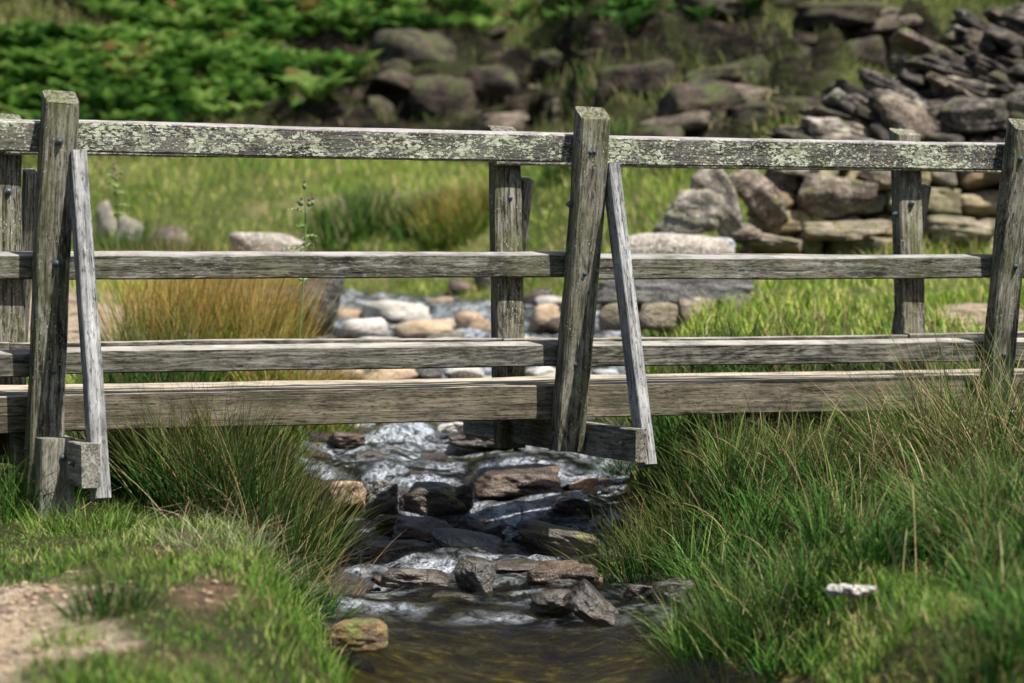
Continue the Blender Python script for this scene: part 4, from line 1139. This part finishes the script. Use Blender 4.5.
r5 = np.random.default_rng(72)
for i, (px, py, s_, lb) in enumerate([(282, 88, 1.0, 'bright fern at the bracken edge, lower of the pair above the rail'), (316, 104, 1.1, 'pale green fern standing alone by the dark earth bank'),
                                   (236, 92, .9, 'fern left of the bright pair'), (350, 30, .9, 'fern high at the right end of the bracken'), (102, 118, .9, 'fern just right of the left post top')]):
    p = hit(px, py, y0=27)
    v, f, u = frond_plant(r5, 7, .75 * s_)
    tag(link('fern', mesh_np('fern', v, f, u, mat=M_fern), loc=p), lb, 'fern', GF)

# ------------------------------------------------------------------ thistles
M_thst = leafmat('thistle green', [(0, (.14, .22, .07)), (1, (.28, .36, .15))], tip=(.3, .36, .2), tipamt=.3)
k = NT('thistle purple'); M_purple = k.done(k.principled(k.ramp(k.noise(k.n('ShaderNodeTexCoord').outputs['Object'], 60, 2), [(.3, (.16, .03, .14)), (.7, (.42, .14, .36))]), .8))
def thistle(px, Y, ytop, label, seed):
    r = np.random.default_rng(seed)
    x = (px - 512) / F * Y; z0 = float(H(x, Y)); Ht = CZ + (HOR - ytop) / F * Y - z0
    root = empty('thistle', (x, Y, z0)); tag(root, label, 'thistle')
    # stem
    n = 14; th = np.linspace(0, 6.283, 7)[:-1]; zs = np.linspace(-.03, Ht - .02, n)
    bx = .02 * np.sin(zs * 4 + seed); V = np.stack([bx[:, None] + .004 * np.cos(th)[None], 0 * zs[:, None] + .004 * np.sin(th)[None], zs[:, None] + 0 * th[None]], -1).reshape(-1, 3)
    i = (np.arange(n - 1) * 6)[:, None] + np.arange(6)[None]; j = (np.arange(n - 1) * 6)[:, None] + (np.arange(6)[None] + 1) % 6
    uv = np.full((len(V), 2), .4); uv[:, 1] = .2
    link('stem', mesh_np('stem', V, np.stack([i, j, j + 6, i + 6], -1).reshape(-1, 4), uv, mat=M_thst), root)
    # jagged leaves
    parts = []
    for q in range(9):
        zz = Ht * r.uniform(.62, .93); L = .20 * (1.15 - zz / Ht) + .03; az = r.uniform(0, 6.28); m = 9
        t = np.linspace(0, 1, m); wv = .030 * np.sin(math.pi * np.clip(t + .05, 0, 1)) ** .6 * (1 + .8 * (np.arange(m) % 2)) * (L / .2)
        ca, sa = math.cos(az), math.sin(az); rx = t * L; rz = zz + L * (.55 * t - .5 * t * t)
        V = np.stack([np.stack([rx * ca - sg * wv * sa, rx * sa + sg * wv * ca, rz + .012 * (np.arange(m) % 2)], 1) for sg in (-1, 1)], 1).reshape(-1, 3)
        b = np.arange(m - 1) * 2; Q = np.stack([b, b + 1, b + 3, b + 2], 1)
        uv = np.zeros((m * 2, 2)); uv[:, 0] = r.uniform(0, 1); uv[:, 1] = .3
        parts.append((V, Q, uv))
    v, f, u = join(parts); link('leaves', mesh_np('leaves', v, f, u, mat=M_thst), root)
    heads = [(0.0, 0.0, Ht)] + [(r.uniform(-.05, .05), r.uniform(-.05, .05), Ht - r.uniform(.03, .12)) for _ in range(3)]
    for hx, hy, hz in heads:
        v, f = ico(2); vv = v * np.array([.012, .012, .016]); vv = vv + [hx + bx[-1], hy, hz - .012]
        fh = link('flower_head', mesh_np('flower_head', vv, f, np.full((len(vv), 2), .3), mat=M_thst), root)
        a = r.uniform(0, 6.28, 40); v2, q2, u2 = blade_geo(np.tile([hx + bx[-1], hy, hz - .004], (40, 1)), np.full(40, .024), np.full(40, .003), a, r.uniform(0, .8, 40), np.full(40, .2), 2, r)
        link('petals', mesh_np('petals', v2, q2, u2, mat=M_purple), fh)
thistle(302, 12.9, 184, 'tall purple-headed thistle seen between the top and middle rails', 3)
thistle(115, 16.5, 166, 'blurred brown-headed thistle seen just right of the left post', 5)

# ------------------------------------------------------------------ scrap of wool
k = NT('sheep wool'); tcw = k.n('ShaderNodeTexCoord').outputs['Object']
wn = k.noise(tcw, 60, 5, .7)
M_wool = k.done(k.principled(k.ramp(wn, [(.38, (.22, .20, .17)), (.6, (.56, .54, .50))]), .95, k.bump(wn, 1, .01)))
wp = hit(851, 613, water=False)
def wool():
    VV, FF, nv = [], [], 0
    r = np.random.default_rng(4)
    for q in range(9):
        v, f = ico(3)
        s_ = np.array([r.uniform(.016, .026), r.uniform(.020, .028), r.uniform(.011, .018)])
        x = -.058 + .0145 * q
        c = np.array([x, r.uniform(-.012, .012), .014 + (.012 if abs(x) > .012 else -.002) * r.uniform(.3, 1)])
        vv = v * (1 + .35 * fbm(v * 2.3 + q * 5, 3, q)[:, None]) * s_ + c
        VV.append(vv); FF.append(f + nv); nv += len(v)
    return np.vstack(VV), np.vstack(FF)
v, f = wool()
wo = link('wool_scrap', mesh_np('wool_scrap', v, f, mat=M_wool), loc=wp + np.array([0, -.05, .045]))
tag(wo, 'white scrap of sheep wool lying on the right bank grass', 'wool scrap')

def grit():
    x = rng.uniform(-1.9, -.5, 5000); y = rng.uniform(5.6, 8.4, 5000)
    sand, soil, gv, cr = ground_masks(x, y); k_ = (sand + soil * .8) > rng.uniform(.3, 1, 5000); x, y = x[k_][:900], y[k_][:900]
    z = H(x, y); VV, FF, nv = [], [], 0
    protos = [rock_geo(60 + i, (1, .8, .6), 1, planes=8) for i in range(5)]
    for i in range(len(x)):
        v, f = protos[i % 5]; s_ = .005 + .022 * rng.uniform() ** 3
        VV.append(v * s_ + [x[i], y[i], z[i] + s_ * .2]); FF.append(f + nv); nv += len(v)
    tag(link('gravel', mesh_np('gravel', np.vstack(VV), np.vstack(FF), mat=rk_tan)), 'grit and small pebbles scattered on the bare sandy ground', 'gravel', kind='stuff')
grit()

# =================================================================== LIGHT, SKY, CAMERA
sun_el, sun_az = 62.0, 52.0     # degrees; azimuth measured from straight behind the eye toward the right
sd = Vector((math.sin(R(sun_az)) * math.cos(R(sun_el)), -math.cos(R(sun_az)) * math.cos(R(sun_el)), math.sin(R(sun_el))))
L = bpy.data.lights.new('Sun', 'SUN'); L.energy = 5.0; L.angle = R(.53); L.color = (1, .955, .88)
lo = bpy.data.objects.new('Sun', L); C.objects.link(lo); lo.rotation_euler = sd.to_track_quat('Z', 'Y').to_euler(); lo.location = sd * 30
w = bpy.data.worlds.new('World'); bpy.context.scene.world = w; w.use_nodes = True
nt = w.node_tree; bg = nt.nodes['Background']; sk = nt.nodes.new('ShaderNodeTexSky'); sk.sky_type = 'NISHITA'; sk.sun_disc = False
sk.sun_elevation = R(sun_el); sk.sun_rotation = math.atan2(sd.x, sd.y); sk.air_density = 1.0; sk.dust_density = 2.5
nt.links.new(sk.outputs[0], bg.inputs[0]); bg.inputs[1].default_value = .068

cam = bpy.data.cameras.new('Camera'); co = bpy.data.objects.new('Camera', cam); C.objects.link(co)
co.location = (0, 0, CZ); co.rotation_euler = (R(90) - math.atan((341.5 - HOR) / F), 0, 0)
cam.sensor_width = 36; cam.lens = F * 36 / 1024; cam.clip_end = 500; cam.clip_start = .1
cam.dof.use_dof = True; cam.dof.focus_distance = 10.35; cam.dof.aperture_fstop = 2.2; cam.dof.aperture_blades = 9
sc = bpy.context.scene; sc.camera = co
sc.view_settings.view_transform = 'Standard'; sc.view_settings.look = 'None'; sc.view_settings.exposure = .76; sc.view_settings.gamma = 1
sc.render.engine = 'CYCLES'
cy = sc.cycles
cy.use_denoising = True
try: cy.denoiser = 'OPENIMAGEDENOISE'
except Exception: pass
cy.max_bounces = 6; cy.diffuse_bounces = 2; cy.glossy_bounces = 3; cy.transmission_bounces = 4; cy.transparent_max_bounces = 6
cy.caustics_reflective = False; cy.caustics_refractive = False; cy.sample_clamp_indirect = 6
